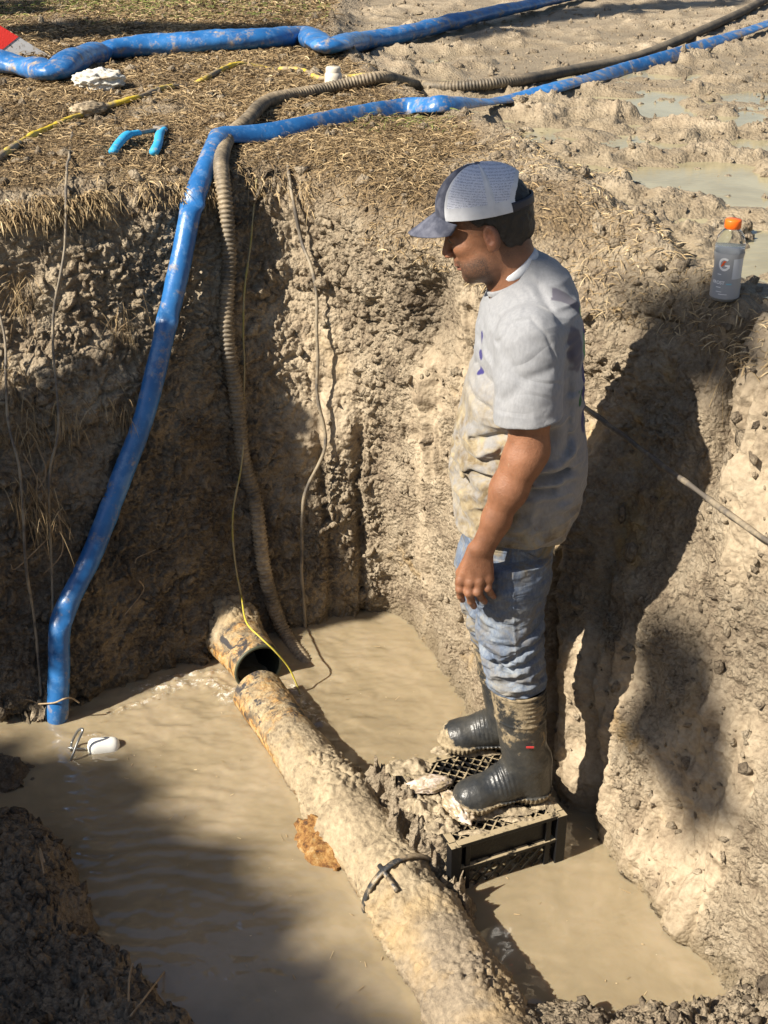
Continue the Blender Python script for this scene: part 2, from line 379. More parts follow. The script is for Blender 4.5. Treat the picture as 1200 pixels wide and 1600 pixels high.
def bank():
    def strip(a, b, n, bias=1): return np.linspace(a, b, n)
    xs = np.concatenate([np.linspace(-16, -3.2, 40, endpoint=False), np.linspace(-3.2, -1.3, 60, endpoint=False), np.linspace(-1.3, 1.3, 430, endpoint=False), np.linspace(1.3, 2.6, 40)])
    ys = np.concatenate([np.linspace(-14, -2.5, 30, endpoint=False), np.linspace(-2.5, 1.3, 70, endpoint=False), np.linspace(1.3, 2.95, 300)])
    X, Y = np.meshgrid(xs, ys); S = np.array(SHORE)
    dmin = np.full(X.shape, 9.0)
    for a, b in zip(S[:-1], S[1:]):
        ab = b - a; t = np.clip(((X - a[0]) * ab[0] + (Y - a[1]) * ab[1]) / (ab @ ab), 0, 1)
        dmin = np.minimum(dmin, np.hypot(X - a[0] - t * ab[0], Y - a[1] - t * ab[1]))
    inside = Y < np.interp(X, S[:, 0], S[:, 1])
    # polygon test (the shore can fold back)
    poly = np.vstack([S, [[2.6, -19], [-16, -19]]]); c = np.zeros(X.shape, bool); j = len(poly) - 1
    for i in range(len(poly)):
        xi, yi = poly[i]; xj, yj = poly[j]
        if yi != yj:
            m = ((yi > Y) != (yj > Y)) & (X < (xj - xi) * (Y - yi) / (yj - yi) + xi); c ^= m
        j = i
    sd_ = np.where(c, dmin, -dmin)
    P = np.stack([X, Y, 0 * X], -1)
    sd_ = sd_ + 0.03 * fbm(P, 9, 3, 5.)
    lft = sstep(0.0, -0.5, X)
    Z = np.where(sd_ > 0, 0.13 * (1 - np.exp(-sd_ / 0.035)) * (0.35 + 0.65 * lft) + sd_ * 0.30 + np.clip(sd_ - 0.7, 0, 9) * 0.22, sd_ * 1.4)
    Z = np.where(sd_ > 0, Z + np.clip(-2.4 - X, 0, 9) * 0.9 * sstep(0, .3, sd_), Z); Z = np.minimum(Z, 1.15 + .05 * fbm(P, 1.2, 3))
    P[..., 2] = Z
    w1, w2, c1 = worley(P + 0.02 * vnoise(P, 20)[..., None], 15, 3.); v1, v2, c2 = worley(P, 38, 8.)
    k = sstep(-0.02, 0.04, sd_)
    u1, u2, c3 = worley(P, 85, 9.); cm_ = sstep(-.15, .2, fbm(P, 4, 3, 31.))
    P[..., 2] += k * (fbm(P, 5, 4, 2.) * 0.05 + sstep(0, .3, w2 - w1) * (.75 - .6 * w1) * 0.045 * (0.7 + .5 * c1) * cm_ + sstep(0, .35, v2 - v1) * (.8 - .6 * v1) * 0.024 * (.1 + cm_) + sstep(0, .4, u2 - u1) * .010 + fbm(P, 60, 2, 4.) * 0.006)
    sh = fbm(P, 14, 3, 55.)[..., None] * np.array([0.02, 0.02, 0]); P += sh * k[..., None]
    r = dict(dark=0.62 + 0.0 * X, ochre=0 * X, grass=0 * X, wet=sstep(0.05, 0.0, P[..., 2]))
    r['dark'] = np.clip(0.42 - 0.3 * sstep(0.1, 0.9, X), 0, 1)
    return P, r
BP, BA = bank()
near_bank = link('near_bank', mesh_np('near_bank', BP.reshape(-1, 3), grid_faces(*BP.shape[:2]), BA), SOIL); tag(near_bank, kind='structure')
_b = BP[::3, ::3]; BVB = BVHTree.FromPolygons([Vector(v) for v in _b.reshape(-1, 3)], grid_faces(_b.shape[0], _b.shape[1]).tolist())
# a small tongue of soil at the left waterline
def mound(name, c, r, h, dark=0.6, seed=0.0, n=90, kind='structure', parent=None, m=None, ochre=0.0):
    x = np.linspace(-1, 1, n); X, Y = np.meshgrid(x, x); d = np.hypot(X, Y)
    P = np.stack([c[0] + X * r[0], c[1] + Y * r[1], 0 * X], -1)
    z = h * (1 - d ** 2) + h * 0.9 * fbm(P + seed, 3.0 / max(r), 3, 2. + seed)
    P[..., 2] = z
    w1, _, c1 = worley(P + seed, 28, 3.); v1, _, _ = worley(P + seed, 70, 8.)
    P[..., 2] = c[2] + z + (np.clip(.6 - w1, 0, 1) * 0.035 + np.clip(.6 - v1, 0, 1) * 0.014) * min(1, max(r) / 0.1)
    P[..., :2] += fbm(P, 25, 2, seed)[..., None] * 0.01
    keep = (d < 1.0).ravel(); F4 = grid_faces(n, n); F4 = F4[keep[F4].all(1)]
    one = np.ones(n * n)
    o = link(name, mesh_np(name, P.reshape(-1, 3), F4, dict(dark=one * dark, ochre=one * ochre, grass=0 * one, wet=0 * one)), m or SOIL, parent)
    if kind: tag(o, kind=kind)
    return o
p = pz(-30, 1205); mound('soil_spit', (p[0], p[1], -0.03), (0.2, 0.12), 0.06, 0.8, 4.)

# ------------------------------------------------------------------ muddy water in the pit
def water_mat():
    m = mat('muddy_water', rough=0.07, spec=0.5, IOR=1.75); g = G(m)
    v = g.mapv((1, 1, 1)); n1 = g.noise(1.7, 5, 0.6, dist=0.9); n2 = g.noise(6, 4, 0.6, dist=1.2)
    c = g.ramp(g.math('MULTIPLY_ADD', n1, 0.7, g.math('MULTIPLY', n2, 0.3)), [(0.36, (0.25, 0.20, 0.125)), (0.50, (0.305, 0.245, 0.155)), (0.64, (0.36, 0.29, 0.195))])
    specks = g.ramp(g.voro(26), [(0.035, 1.0), (0.055, 0.0)]); sel = g.ramp(g.noise(9, 2), [(0.55, 0.0), (0.6, 1.0)])
    c = g.mix(g.math('MULTIPLY', g.math('MULTIPLY', specks, sel), 0.6), c, (0.55, 0.47, 0.34))
    foam = g.ramp(g.math('MULTIPLY', g.attr('foam'), g.ramp(g.noise(60, 4, 0.75, dist=0.6), [(0.44, 0.0), (0.66, 1.0)])), [(0.30, 0.0), (0.8, .75)])
    c = g.mix(foam, c, (0.72, 0.69, 0.62)); g.col(c); g.rough(g.math('MULTIPLY_ADD', foam, 0.4, 0.03))
    g.b.inputs['Subsurface Weight'].default_value = 0.4; g.b.inputs['Subsurface Radius'].default_value = (0.10, 0.065, 0.035); g.b.inputs['Subsurface Scale'].default_value = 0.6
    return m
WATER = water_mat()
def water_sheet():
    xs = np.concatenate([np.linspace(-5.5, -1.4, 30, endpoint=False), np.linspace(-1.4, 1.2, 520, endpoint=False), np.linspace(1.2, 2.2, 12)])
    ys = np.concatenate([np.linspace(0.8, 1.9, 20, endpoint=False), np.linspace(1.9, 4.2, 460, endpoint=False), np.linspace(4.2, 4.6, 8)])
    X, Y = np.meshgrid(xs, ys); P = np.stack([X, Y, 0 * X], -1)
    mouth = pz(405, 1085); dm = np.hypot(X - mouth[0], Y - mouth[1])
    foam = np.zeros(X.shape)
    def seg(pts, w, a):
        nonlocal foam
        S = [pz(*q)[:2] for q in pts]; d = np.full(X.shape, 9.0)
        for s0, s1 in zip(S[:-1], S[1:]):
            ab = s1 - s0; t = np.clip(((X - s0[0]) * ab[0] + (Y - s0[1]) * ab[1]) / (ab @ ab), 0, 1); d = np.minimum(d, np.hypot(X - s0[0] - t * ab[0], Y - s0[1] - t * ab[1]))
        foam = np.maximum(foam, a * np.exp(-(d / w) ** 2))
    seg([(362, 1080), (330, 1068), (290, 1066), (245, 1078)], 0.035, 1.0); seg([(350, 1050), (300, 1052), (255, 1062), (210, 1080)], 0.03, .8)
    seg([(270, 1080), (220, 1098), (170, 1115)], 0.018, .9); seg([(355, 1095), (345, 1085)], 0.03, 1.); seg([(455, 1072), (475, 1100), (500, 1130)], 0.03, .9)
    seg([(128, 1152), (150, 1148), (175, 1156)], 0.012, .8)
    amp = 0.006 * np.exp(-dm / 0.6) + 0.0007
    a = pz(250, 1300); lr = np.exp(-(((X - a[0]) / 0.35) ** 2 + ((Y - a[1]) / 0.28) ** 2))
    b_ = pz(200, 1380); calm = np.exp(-(((X - b_[0]) / 0.5) ** 2 + ((Y - b_[1] + 0.3) / 0.3) ** 2))
    W = np.stack([X, Y * 1.6, 0 * X], -1)
    z = amp * fbm(W, 14, 3, 3.) * 1.6 + (0.0016 * lr + 0.0002) * np.sin(W[..., 1] * 60 + 5 * fbm(W, 5, 3, 7.)) + 0.0016 * lr * fbm(W, 12, 3, 17.)
    z += foam * 0.010 * (0.4 + fbm(P, 45, 3, 9.))
    P[..., 2] = z
    return link('water', mesh_np('water', P.reshape(-1, 3), grid_faces(*X.shape), dict(foam=foam)), WATER)
water = water_sheet(); tag(water, kind='structure')
# rainwater lying in the churned mud
def puddle_mat():
    m = mat('puddle_water', rough=0.06, spec=0.5, IOR=1.33); g = G(m)
    g.col(g.ramp(g.noise(2.5, 4, 0.6, dist=0.8), [(0.4, (0.27, 0.235, 0.14)), (0.6, (0.36, 0.32, 0.20))]))
    g.bump(g.noise(26, 3, 0.6, vec=g.mapv((1, 2.2, 1))), 0.12, 0.01)
    return m
PUD = [pz(560, 70, GZ), pz(710, 186, GZ), pz(1130, 400, GZ), pz(1340, 440, GZ), (2.6, 3.2, 0), (4.5, 5.0, 0), (4.5, 9.5, 0), (0.6, 10.0, 0), (-0.3, 8.0, 0)]
me = bpy.data.meshes.new('puddle_water'); me.from_pydata([(q[0], q[1], 1.516) for q in PUD], [], [tuple(range(len(PUD)))]); me.update()
pud = link('puddle_water', me, puddle_mat(), smooth=False); tag(pud, kind='structure')
# ------------------------------------------------------------------ pipes
def pipe_mat(rusty):
    m = mat('muddy_pipe', rough=0.8, spec=0.3); g = G(m)
    n = g.noise(9, 6, 0.65); 
    met = g.ramp(g.noise(26, 6, 0.7, dist=0.6), [(0.34, (0.030, 0.026, 0.024)), (0.43, (0.10, 0.07, 0.045)), (0.50, (0.34, 0.17, 0.045)), (0.56, (0.46, 0.29, 0.11)), (0.62, (0.42, 0.33, 0.20)), (0.72, (0.30, 0.24, 0.16))])
    met = g.mix(g.math('MULTIPLY', g.attr('top'), g.ramp(g.noise(11, 5, .7), [(0.38, 0.15), (0.58, 1.0)])), met, g.ramp(g.noise(40, 6, .7), [(0.35, (0.16, 0.12, 0.075)), (0.5, (0.33, 0.255, 0.15)), (0.66, (0.44, 0.36, 0.24))]))
    blk = g.ramp(g.noise(13, 6, 0.7, vec=g.mapv((1, 1, 1), (.4, .8, 0)), dist=0.8), [(0.50, 0.0), (0.56, 1.0)])
    met = g.mix(g.math('MULTIPLY', blk, g.attr('top')), met, (0.045, 0.042, 0.044))
    mud = g.ramp(g.math('MULTIPLY_ADD', g.noise(50, 6, 0.7), 0.6, g.math('MULTIPLY', n, 0.4)), [(0.35, (0.13, 0.10, 0.065)), (0.46, (0.29, 0.23, 0.15)), (0.56, (0.38, 0.305, 0.20)), (0.68, (0.48, 0.39, 0.27))])
    drk = g.ramp(g.noise(60, 5, 0.7), [(0.35, (0.13, 0.105, 0.08)), (0.65, (0.31, 0.25, 0.18))])
    mud = g.mix(g.attr('dark'), mud, drk)
    k = g.ramp(g.math('MULTIPLY_ADD', g.noise(16, 7, 0.7, vec=g.mapv((1, 1, 1), (.1, .3, .7))), 0.9, g.math('SUBTRACT', g.attr('mud'), 0.5)), [(0.38, 0.0), (0.50, 1.0)])
    ty = g.ramp(g.noise(5, 4, 0.6), [(0.50, 0.0), (0.66, 0.35)])
    mud = g.mix(ty, mud, (0.50, 0.33, 0.13))
    c = g.mix(k, met, mud); g.col(g.mix(g.attr('wet'), c, g.mix(0.6, c, (0.09, 0.06, 0.03)))); g.rough(g.math('MULTIPLY_ADD', k, 0.25, 0.6))
    g.bump(g.math('MULTIPLY_ADD', k, 0.5, g.math('ADD', g.noise(70, 5, 0.7), g.math('MULTIPLY', g.noise(260, 3, 0.6), 0.3))), 0.7, 0.008)
    return m
PIPE = pipe_mat(1)
def mud_tube(name, pts, rad, mudf, parent, dark=lambda s: 0 * s, extra=None, seg=150, step=0.0055, seed=0., inner=None, zclean=0):
    P, s = resample(spline(pts, 20), step); s = s / s[-1]; T, N, B = frames(P, (0, 0, 1))
    rad = np.interp(s, *rad); mf = mudf(s)[:, None]; a = np.linspace(0, 2 * math.pi, seg, endpoint=False)
    up = np.cos(a)[None, :] * np.ones((len(P), 1))
    dirs = np.cos(a)[None, :, None] * N[:, None, :] + np.sin(a)[None, :, None] * B[:, None, :]
    V0 = P[:, None, :] + dirs * rad[:, None, None]
    Vs = V0 + seed
    w1, _, c1 = worley(Vs + .015 * vnoise(Vs, 22)[..., None], 20, 2.); v1, _, _ = worley(Vs, 48, 5.)
    w1, w2, c1 = worley(Vs + .015 * vnoise(Vs, 22)[..., None], 24, 2.); v1, v2, _ = worley(Vs, 55, 5.); u1, u2, _ = worley(Vs, 110, 5.); cmk = sstep(-.1, .25, fbm(Vs, 6, 3, 13.))
    d = 0.024 * fbm(Vs, 7, 4, 1.) + 0.015 + sstep(0, .3, w2 - w1) * (.7 - .6 * w1) * 0.024 * (0.8 + .5 * c1) * cmk + sstep(0, .35, v2 - v1) * 0.009 * (.3 + cmk) + sstep(0, .4, u2 - u1) * .004 + 0.005 * fbm(Vs, 60, 2)
    d = d * .8 * mf * sstep(-1.0, 0.1, up)
    if extra is not None: d = d + extra(s[:, None], up, V0)
    V = V0 + dirs * d[..., None]
    z = V[..., 2]
    one = np.ones(V.shape[:2])
    at = dict(mud=np.clip(mf * (0.45 + 0.75 * sstep(-0.5, 0.6, up)) * one, 0, 1), top=sstep(0.0, 0.55, up) * one, dark=np.clip(dark(s)[:, None] * one, 0, 1), wet=sstep(0.02, 0.0, z))
    R_, F_ = V.reshape(-1, 3), grid_faces(len(P), seg, True)
    if inner:
        r2 = rad[0] - inner; k = 30; idx = [0, 0, 0] + list(range(0, min(len(P), 150), 5))
        rings = [V[0], V0[0] + dirs[0] * (-inner)] + [P[i] + dirs[i] * r2 for i in idx[3:]]
        Q = np.array(rings); nn = len(R_); Fi = grid_faces(len(Q), seg, True)[:, ::-1] + nn
        R_ = np.vstack([R_, Q.reshape(-1, 3)]); F_ = np.vstack([F_, Fi])
        n2 = Q.shape[0] * seg; e = dict(mud=0, top=1, dark=1, wet=0)
        mi = np.r_[np.zeros(len(F_) - len(Fi)), np.ones(len(Fi))]
        at = {q: np.r_[at[q].ravel(), np.full(n2, e[q])] for q in at}
        return link(name, mesh_np(name, R_, F_, at, mi), [PIPE, BLACKIN], parent), P, T
    return link(name, mesh_np(name, R_, F_, {q: v.ravel() for q, v in at.items()}), PIPE, parent), P, T
BLACKIN = mat('pipe_lining', (0.018, 0.022, 0.016), 0.5)
A = pz(402, 1082, 0.025); pts = [A, pz(450, 1150, 0.02), pz(494, 1210, 0.02), pz(562, 1300, 0.02), pz(624, 1390, 0.02), pz(674, 1462, 0.02), pz(718, 1538, 0.03), pz(770, 1635, 0.04), pz(855, 1790, 0.06)]
near_pipe = empty('water_main_pipe', A, 'long mud-caked pipe crossing the flooded pit, with a rusty collar and black clamp band', 'pipe', 'sections of the broken pipe')
def nm(s): return np.clip(0.22 + 0.55 * sstep(0.06, 0.28, s) + 0.5 * sstep(0.26, 0.36, s), 0, 1)
def lumpy(s, up, V):
    k = np.exp(-((s - 0.375) / 0.07) ** 2) * sstep(-0.9, 0.2, up)
    q = 0.016 + 0.03 * fbm(V, 9, 3, 8.)
    k2 = sstep(0.46, 0.62, s) * 0.01 * (1 + fbm(V, 8, 3, 4.))
    return k * q + k2
pb, PP, PT = mud_tube('pipe_body', pts, ([0, 0.1, 0.30, 0.45, 1], [0.082, 0.080, 0.080, 0.083, 0.088]), nm, near_pipe, dark=lambda s: sstep(0.58, 0.74, s) * 0.75, extra=lumpy, inner=0.006)
far_pipe = empty('broken_pipe_stub', pz(403, 1048, 0.05), 'short rusty pipe stub with an open dark mouth sticking out of the pit wall', 'pipe', 'sections of the broken pipe')
m0 = pz(404, 1043, 0.055); dr = np.array([-.47, .88, 0.03])
def fm(s): return np.clip(sstep(0.05, 0.5, s) * 1.1 + 0.05, 0, 1)
mud_tube('pipe_body', [m0, m0 + dr * .15, m0 + dr * .32, m0 + dr * .7], ([0, .05, .3, 1], [0.086, 0.087, 0.092, 0.10]), fm, far_pipe, seed=3., inner=0.009, extra=lambda s, up, V: 0.05 * sstep(.4, .8, s) * (1 + fbm(V, 8, 3)))
# rim ring of the stub
mb = MB(); T, N, B = np.array(dr), None, None
def ring_pts(c, d, r, n=60, a0=0, a1=2 * math.pi, up=(0, 0, 1)):
    d = np.array(d, float); d /= np.linalg.norm(d); u = np.array(up, float) - np.dot(up, d) * d; u /= np.linalg.norm(u); w = np.cross(d, u)
    return [np.array(c) + r * (math.cos(a) * u + math.sin(a) * w) for a in np.linspace(a0, a1, n)]
mb.tube(ring_pts(m0, dr, 0.082), 0.006, 8, cap=False); mb.build('pipe_rim', mat('rim_metal', (0.06, 0.065, 0.04), 0.55), far_pipe)
p = pz(345, 985, 0.0); mound('mud_heap', (p[0] - .03, p[1] + 0.12, 0.05), (0.19, 0.15), 0.10, 0.15, 5., parent=None)
# black clamp band on the near pipe
blk = mat('black_rubber_band', (0.03, 0.032, 0.035), 0.5); g = G(blk); c, k = mud_cover(g, (0.03, 0.032, 0.035), 0.45, 22); g.col(c)
i0 = int(np.argmin(np.linalg.norm(PP[:, :2] - pz(628, 1396, 0.02)[:2], axis=1))); mb = MB()
c0, d0 = PP[i0], PT[i0]
V = []; n = 90
ra, w = 0.116, 0.008
an = np.linspace(-1.9, 1.75, n); u = np.array([0, 0, 1.0]); wv = np.cross(d0, u); prof = [(-w, 0), (-w, .006), (w, .006), (w, 0)]
for a in an:
    rr = ra + 0.006 * math.sin(3 * a) 
    for (q, h) in prof: V.append(c0 + d0 * (q + 0.012 * math.sin(a * 2)) + (rr + h) * (math.cos(a) * u + math.sin(a) * wv))
V = np.array(V); Fq = []
for i in range(n - 1):
    for j in range(4): Fq.append((i*4+j, i*4+(j+1) % 4, (i+1)*4+(j+1) % 4, (i+1)*4+j))
mb.add(V, Fq); cb = mb.build('clamp_band', blk, near_pipe)
a = 0.5
for s_ in (-0.02, 0.03):
    mb = MB()
    cc = c0 + d0 * (0.03 + s_) + (ra + .006) * (math.cos(a) * u + math.sin(a) * wv)
    mb.tube([cc - d0 * .025, cc + d0 * .03], 0.007, 8); mb.build('clamp_bolt', blk, cb)
# torn rusty collar leaning off the pipe side
rust = mat('flaking_rust', rough=0.85); g = G(rust)
c = g.ramp(g.noise(34, 6, 0.75), [(0.32, (0.03, 0.018, 0.012)), (0.44, (0.20, 0.085, 0.02)), (0.54, (0.36, 0.20, 0.06)), (0.66, (0.42, 0.32, 0.18))]); g.col(c); g.bump(g.noise(80, 6, .7), 1.0, 0.01)
def crumple(name, c, size, matl, parent, seed=0., n=46, amp=0.35, rot=0.0, sharp=1.0, fq=3.2, tilt=0.0):
    th = np.linspace(0.02, math.pi - 0.02, n); ph = np.linspace(0, 2 * math.pi, 2 * n, endpoint=False); T_, P_ = np.meshgrid(th, ph, indexing='ij')
    D = np.stack([np.sin(T_) * np.cos(P_), np.sin(T_) * np.sin(P_), np.cos(T_)], -1)
    r = 1 + amp * (1 - 2 * np.abs(fbm(D + seed, fq * .7, 3, seed))) * sharp * .6 + amp * fbm(D, fq * 2, 3, seed + 4)
    V = D * r[..., None] * np.array(size); M = np.array(Matrix.Rotation(rot, 3, 'Z') @ Matrix.Rotation(tilt, 3, 'Y')); V = V @ M.T + np.array(c)
    return link(name, mesh_np(name, V.reshape(-1, 3), grid_faces(n, 2 * n, True)), matl, parent)
def flake(name, px, z, sx, sy, matl, parent, seed=0., th=0.012, nrm=(0, -.5, 1), amp=.03, n=60, curl=0.0):
    """torn plate: ragged outline, real thickness"""
    c = np.array(pz(px[0], px[1], z)); nn = Vector(nrm).normalized(); u = Vector((.45, -.89, 0)); u = (u - u.dot(nn) * nn).normalized(); v = nn.cross(u)
    ph = np.linspace(0, 2 * math.pi, n, endpoint=False); rr = np.linspace(0, 1, 14)
    out = 1 + 0.28 * fbm(np.stack([np.cos(ph), np.sin(ph), 0 * ph], -1) + seed, 2.2, 4, seed) * 1.6
    Vt = []
    for sgn in (1, -1):
        for r in (rr if sgn > 0 else rr[::-1]):
            X = np.cos(ph) * out * r * sx; Y = np.sin(ph) * out * r * sy
            h = sgn * th * .5 * (1 - .6 * r) + curl * (X / sx) ** 2
            q = c + X[:, None] * np.array(u) + Y[:, None] * np.array(v); h = h + amp * fbm(q, 16, 4, seed)
            Vt.append(q + h[:, None] * np.array(nn))
    V = np.array(Vt); return link(name, mesh_np(name, V.reshape(-1, 3), grid_faces(28, n, True)), matl, parent)
flake('rusty_collar', (500, 1318), 0.025, 0.10, 0.06, rust, near_pipe, seed=2., nrm=(-.75, -.45, .62), amp=0.05, th=.03)

# ------------------------------------------------------------------ hoses
def blue_mat(name, mud, seed=0.):
    m = mat(name, rough=0.34, spec=0.5); g = G(m)
    b = g.ramp(g.noise(8, 3), [(0.35, (0.016, 0.10, 0.29)), (0.65, (0.028, 0.155, 0.41))])
    lt = g.ramp(g.noise(20, 6, 0.7, vec=g.mapv((1, 1, 1), (seed, 0, 0))), [(0.52, 0.0), (0.62, 0.35)]); b = g.mix(lt, b, (0.17, 0.31, 0.52))
    c, k = mud_cover(g, b, mud - .03, 19, seed=seed, soft=0.08); g.col(c); g.rough(g.math('MULTIPLY_ADD', k, 0.45, 0.33))
    g.bump(g.math('ADD', g.noise(40, 4, 0.6), g.math('MULTIPLY', k, .4)), 0.18, 0.01)
    return m
BLUE1, BLUE2 = blue_mat('blue_layflat', 0.30, .3), blue_mat('blue_layflat_muddy', 0.40, 1.1)
def smooth(P, k):
    ker = np.hanning(k + 2)[1:-1]; ker /= ker.sum(); h = k // 2
    Q = np.stack([np.convolve(np.pad(P[:, i], h, mode='reflect', reflect_type='odd'), ker, 'valid')[:len(P)] for i in range(3)], 1); return Q
def surf_path(px, off, sm=0.0, step=0.02, n=10):
    q = []
    for p_ in px:
        o_ = p_[2] if len(p_) > 2 else off
        q.append(hit(p_[0], p_[1], o_))
    P, s = resample(spline(q, n), step)
    if sm: P = smooth(P, max(3, int(sm / step) | 1))
    return P
def shell_tube(name, P, ra, rb, matl, parent, seg=28, up=None, noise=0.003, kinks=(), twist=None, s_=None, fq=9):
    T, N, B = frames(P, up); a = np.linspace(0, 2 * math.pi, seg, endpoint=False); n = len(P)
    ra = np.broadcast_to(ra, (n,)).copy(); rb = np.broadcast_to(rb, (n,)).copy()
    tw = np.zeros(n) if twist is None else twist
    ca, sa = np.cos(a), np.sin(a)
    X = ra[:, None] * ca; Y = rb[:, None] * sa
    Xr = X * np.cos(tw)[:, None] - Y * np.sin(tw)[:, None]; Yr = X * np.sin(tw)[:, None] + Y * np.cos(tw)[:, None]
    V = P[:, None] + Xr[..., None] * N[:, None] + Yr[..., None] * B[:, None]
    dn = (V - P[:, None]); dn /= np.linalg.norm(dn, axis=2)[..., None] + 1e-9
    V = V + dn * (noise * fbm(V * 1.0, fq, 3, 3.) + noise * .35 * fbm(V, 40, 2, 3.))[..., None]
    V = V.reshape(-1, 3); Fq = grid_faces(n, seg, True)
    me = mesh_np(name, V, Fq); return link(name, me, matl, parent)
# hose B : layflat hose hanging from the lip into the water, then away over the mud
w_px = [(84, 1165), (90, 1110), (92, 1040), (98, 965), (148, 856), (190, 745), (227, 645), (262, 500), (284, 400), (300, 320), (322, 262), (352, 232)]
q = [hit(x_, y_, 0.06) for x_, y_ in w_px]; q[0] = pz(86, 1160, -0.12) ; q[1] = pz(90, 1112, 0.03) + np.array([0, 0, 0]); q[2] = np.array(pY(93, 1040, q[1][1] + 0.05)); q[3] = np.array(pY(98, 965, q[1][1] + 0.10))
for i in range(4, 11):                        # a straight hang in depth between foot and lip
    t = (i - 3) / 8.0; Yd = q[3][1] * (1 - t) + hit(352, 232, 0.05)[1] * t
    q[i] = np.array(pY(w_px[i][0], w_px[i][1], min(Yd, hit(w_px[i][0], w_px[i][1], 0.05)[1])))
q[11] = hit(352, 232, 0.05)
P1, _ = resample(spline(q, 12), 0.012)
g_px = [(395, 222), (450, 214), (540, 194), (600, 183), (640, 176), (700, 172), (790, 166), (880, 142), (975, 117), (1050, 95), (1150, 61), (1230, 34), (1400, -20)]
P2 = surf_path([(352, 232, .05)] + [(a, b, .028) for a, b in g_px], .028, 0.25, 0.03)
P = np.vstack([P1[:-1], P2[1:]]); P, s = resample(P, 0.013)
brk = np.linalg.norm(P - q[11], axis=1).argmin(); kk = (np.arange(len(P)) - brk) * 0.013
flat = sstep(-0.12, 0.06, kk)
rb = 0.035 * (1 - flat) + 0.036 * flat; ra = 0.032 * (1 - flat) + 0.013 * flat
for (kx, ky) in ((98, 965), (262, 520), (300, 318), (318, 275)):
    d = np.linalg.norm(P - q[[i for i, w in enumerate(w_px) if abs(w[1] - ky) < 60][0]], axis=1); e = np.exp(-(d / 0.02) ** 2); rb = rb * (1 + 0.10 * e); ra = ra * (1 - 0.35 * e)
ra = ra * (1 + 0.25 * flat * np.sin(kk * 6)); 
hoseB = empty('discharge_hose', P[0], 'blue hose hanging down the pit wall into the water and running off across the mud', 'hose', 'blue discharge hoses')
up = np.array([0, -0.55, 0.83])
tw = flat * (0.35 * np.sin(kk * 2.2) + 0.25)
o = shell_tube('discharge_hose_body', P, ra, rb, [BLUE1, BLUE2], hoseB, 26, None, 0.003, twist=0 * tw)
COL.objects.unlink(o); bpy.data.objects.remove(o)
T, N, B = frames(P, (0, -0.3, 1.0)); o = shell_tube('hose_sleeve', P, ra, rb, [BLUE1, BLUE2], hoseB, 26, (0, -0.5, 0.86), 0.0035, twist=tw)
nf = len(P) - 1; mi = (np.arange(nf * 26) // 26 > brk + 30).astype(np.int32); o.data.polygons.foreach_set('material_index', mi)
# hose A : thick blue hose lying on the turf at the top left
a_px = [(-170, 70), (-60, 92), (10, 104), (52, 112), (86, 118), (112, 103), (150, 90), (168, 84), (230, 76), (330, 70), (420, 66), (478, 62), (500, 70), (520, 78), (560, 68), (640, 54), (740, 28), (830, 8), (930, -14), (1100, -40)]
P = surf_path([(a, b + 12, .055) for a, b in a_px], .055, 0.0, 0.02, 10); n = len(P); s = np.arange(n)
def near(P, p_): return np.linalg.norm(P - p_, axis=1)
ra = np.full(n, .054); rb = np.full(n, .070)
for (kx, ky, am, wd) in ((86, 118, .25, .09), (160, 87, .35, .05), (505, 74, .55, .16), (30, 107, .3, .08)):
    e = np.exp(-(near(P, hit(kx, ky + 12, .055)) / wd) ** 2); ra = ra * (1 - am * e); rb = rb * (1 + am * .25 * e)
far_ = sstep(0, 1.2, P[:, 0] - hit(520, 90)[0]); ra = ra * (1 - .35 * far_); rb = rb * (1 - .15 * far_)
hoseA = empty('discharge_hose', P[0], 'fat blue hose kinked beside the red and white board at the top left', 'hose', 'blue discharge hoses')
shell_tube('hose_sleeve', P, ra, rb, blue_mat('blue_layflat_thick', 0.36, 2.3), hoseA, 32, (0, 0, 1), 0.010, fq=5)
# corrugated suction hose
c_px = [(500, 1075, .02), (472, 1030, .03), (440, 985, .035), (408, 900, .04), (388, 800, .045), (372, 715, .045), (361, 640, .045), (350, 520, .04), (345, 400, .04), (344, 320, .04), (348, 268, .035), (362, 232, .035), (385, 200, .03), (425, 168, .03), (500, 152, .03), (560, 138, .03), (600, 132, .03), (650, 142, .03), (700, 146, .03), (800, 136, .03), (900, 117, .03), (990, 99, .03), (1075, 65, .03), (1150, 31, .03), (1230, -8, .03), (1350, -40, .03)]
q = [hit(*c) for c in c_px]; q[0] = pz(505, 1080, -0.10); q[1] = pz(478, 1035, -.01)
P, _ = resample(spline(q, 10), 0.01); P = smooth(P, 21); P, s = resample(P, 0.0033)
cm = mat('corrugated_black_hose', rough=0.6); g = G(cm); c, k = mud_cover(g, (0.035, 0.033, 0.030), 0.5, 7, soft=.12); hz = g.sep()[2]
dry = g.ramp(hz, [(0.0, 0.0), (1.0, 1.0)]); fr_ = g.ramp(g.math('MULTIPLY', g.sep()[0], 1.0), [(0.25, 1.0), (0.9, .25)]); n5 = g.ramp(g.math('MULTIPLY_ADD', hz, 0.75, g.math('MULTIPLY', g.noise(5, 5, .6), .5)), [(0.60, 0.0), (0.85, 0.8), (1.30, .8), (1.55, .35)]); g.col(g.mix(g.math('MULTIPLY', n5, fr_), g.mix(fr_, (0.05, 0.047, 0.042), c), g.ramp(g.noise(60, 4, .7), [(0.35, (0.08, 0.062, 0.042)), (0.65, (0.24, 0.19, 0.125))]))); g.rough(0.62)
hoseC = empty('suction_hose', P[0], 'muddy black corrugated hose draped over the pit edge beside the blue one', 'hose')
ph = s / 0.0145 * 2 * math.pi; rr = 0.0235 + 0.0034 * np.clip(np.sin(ph), -0.5, 1)
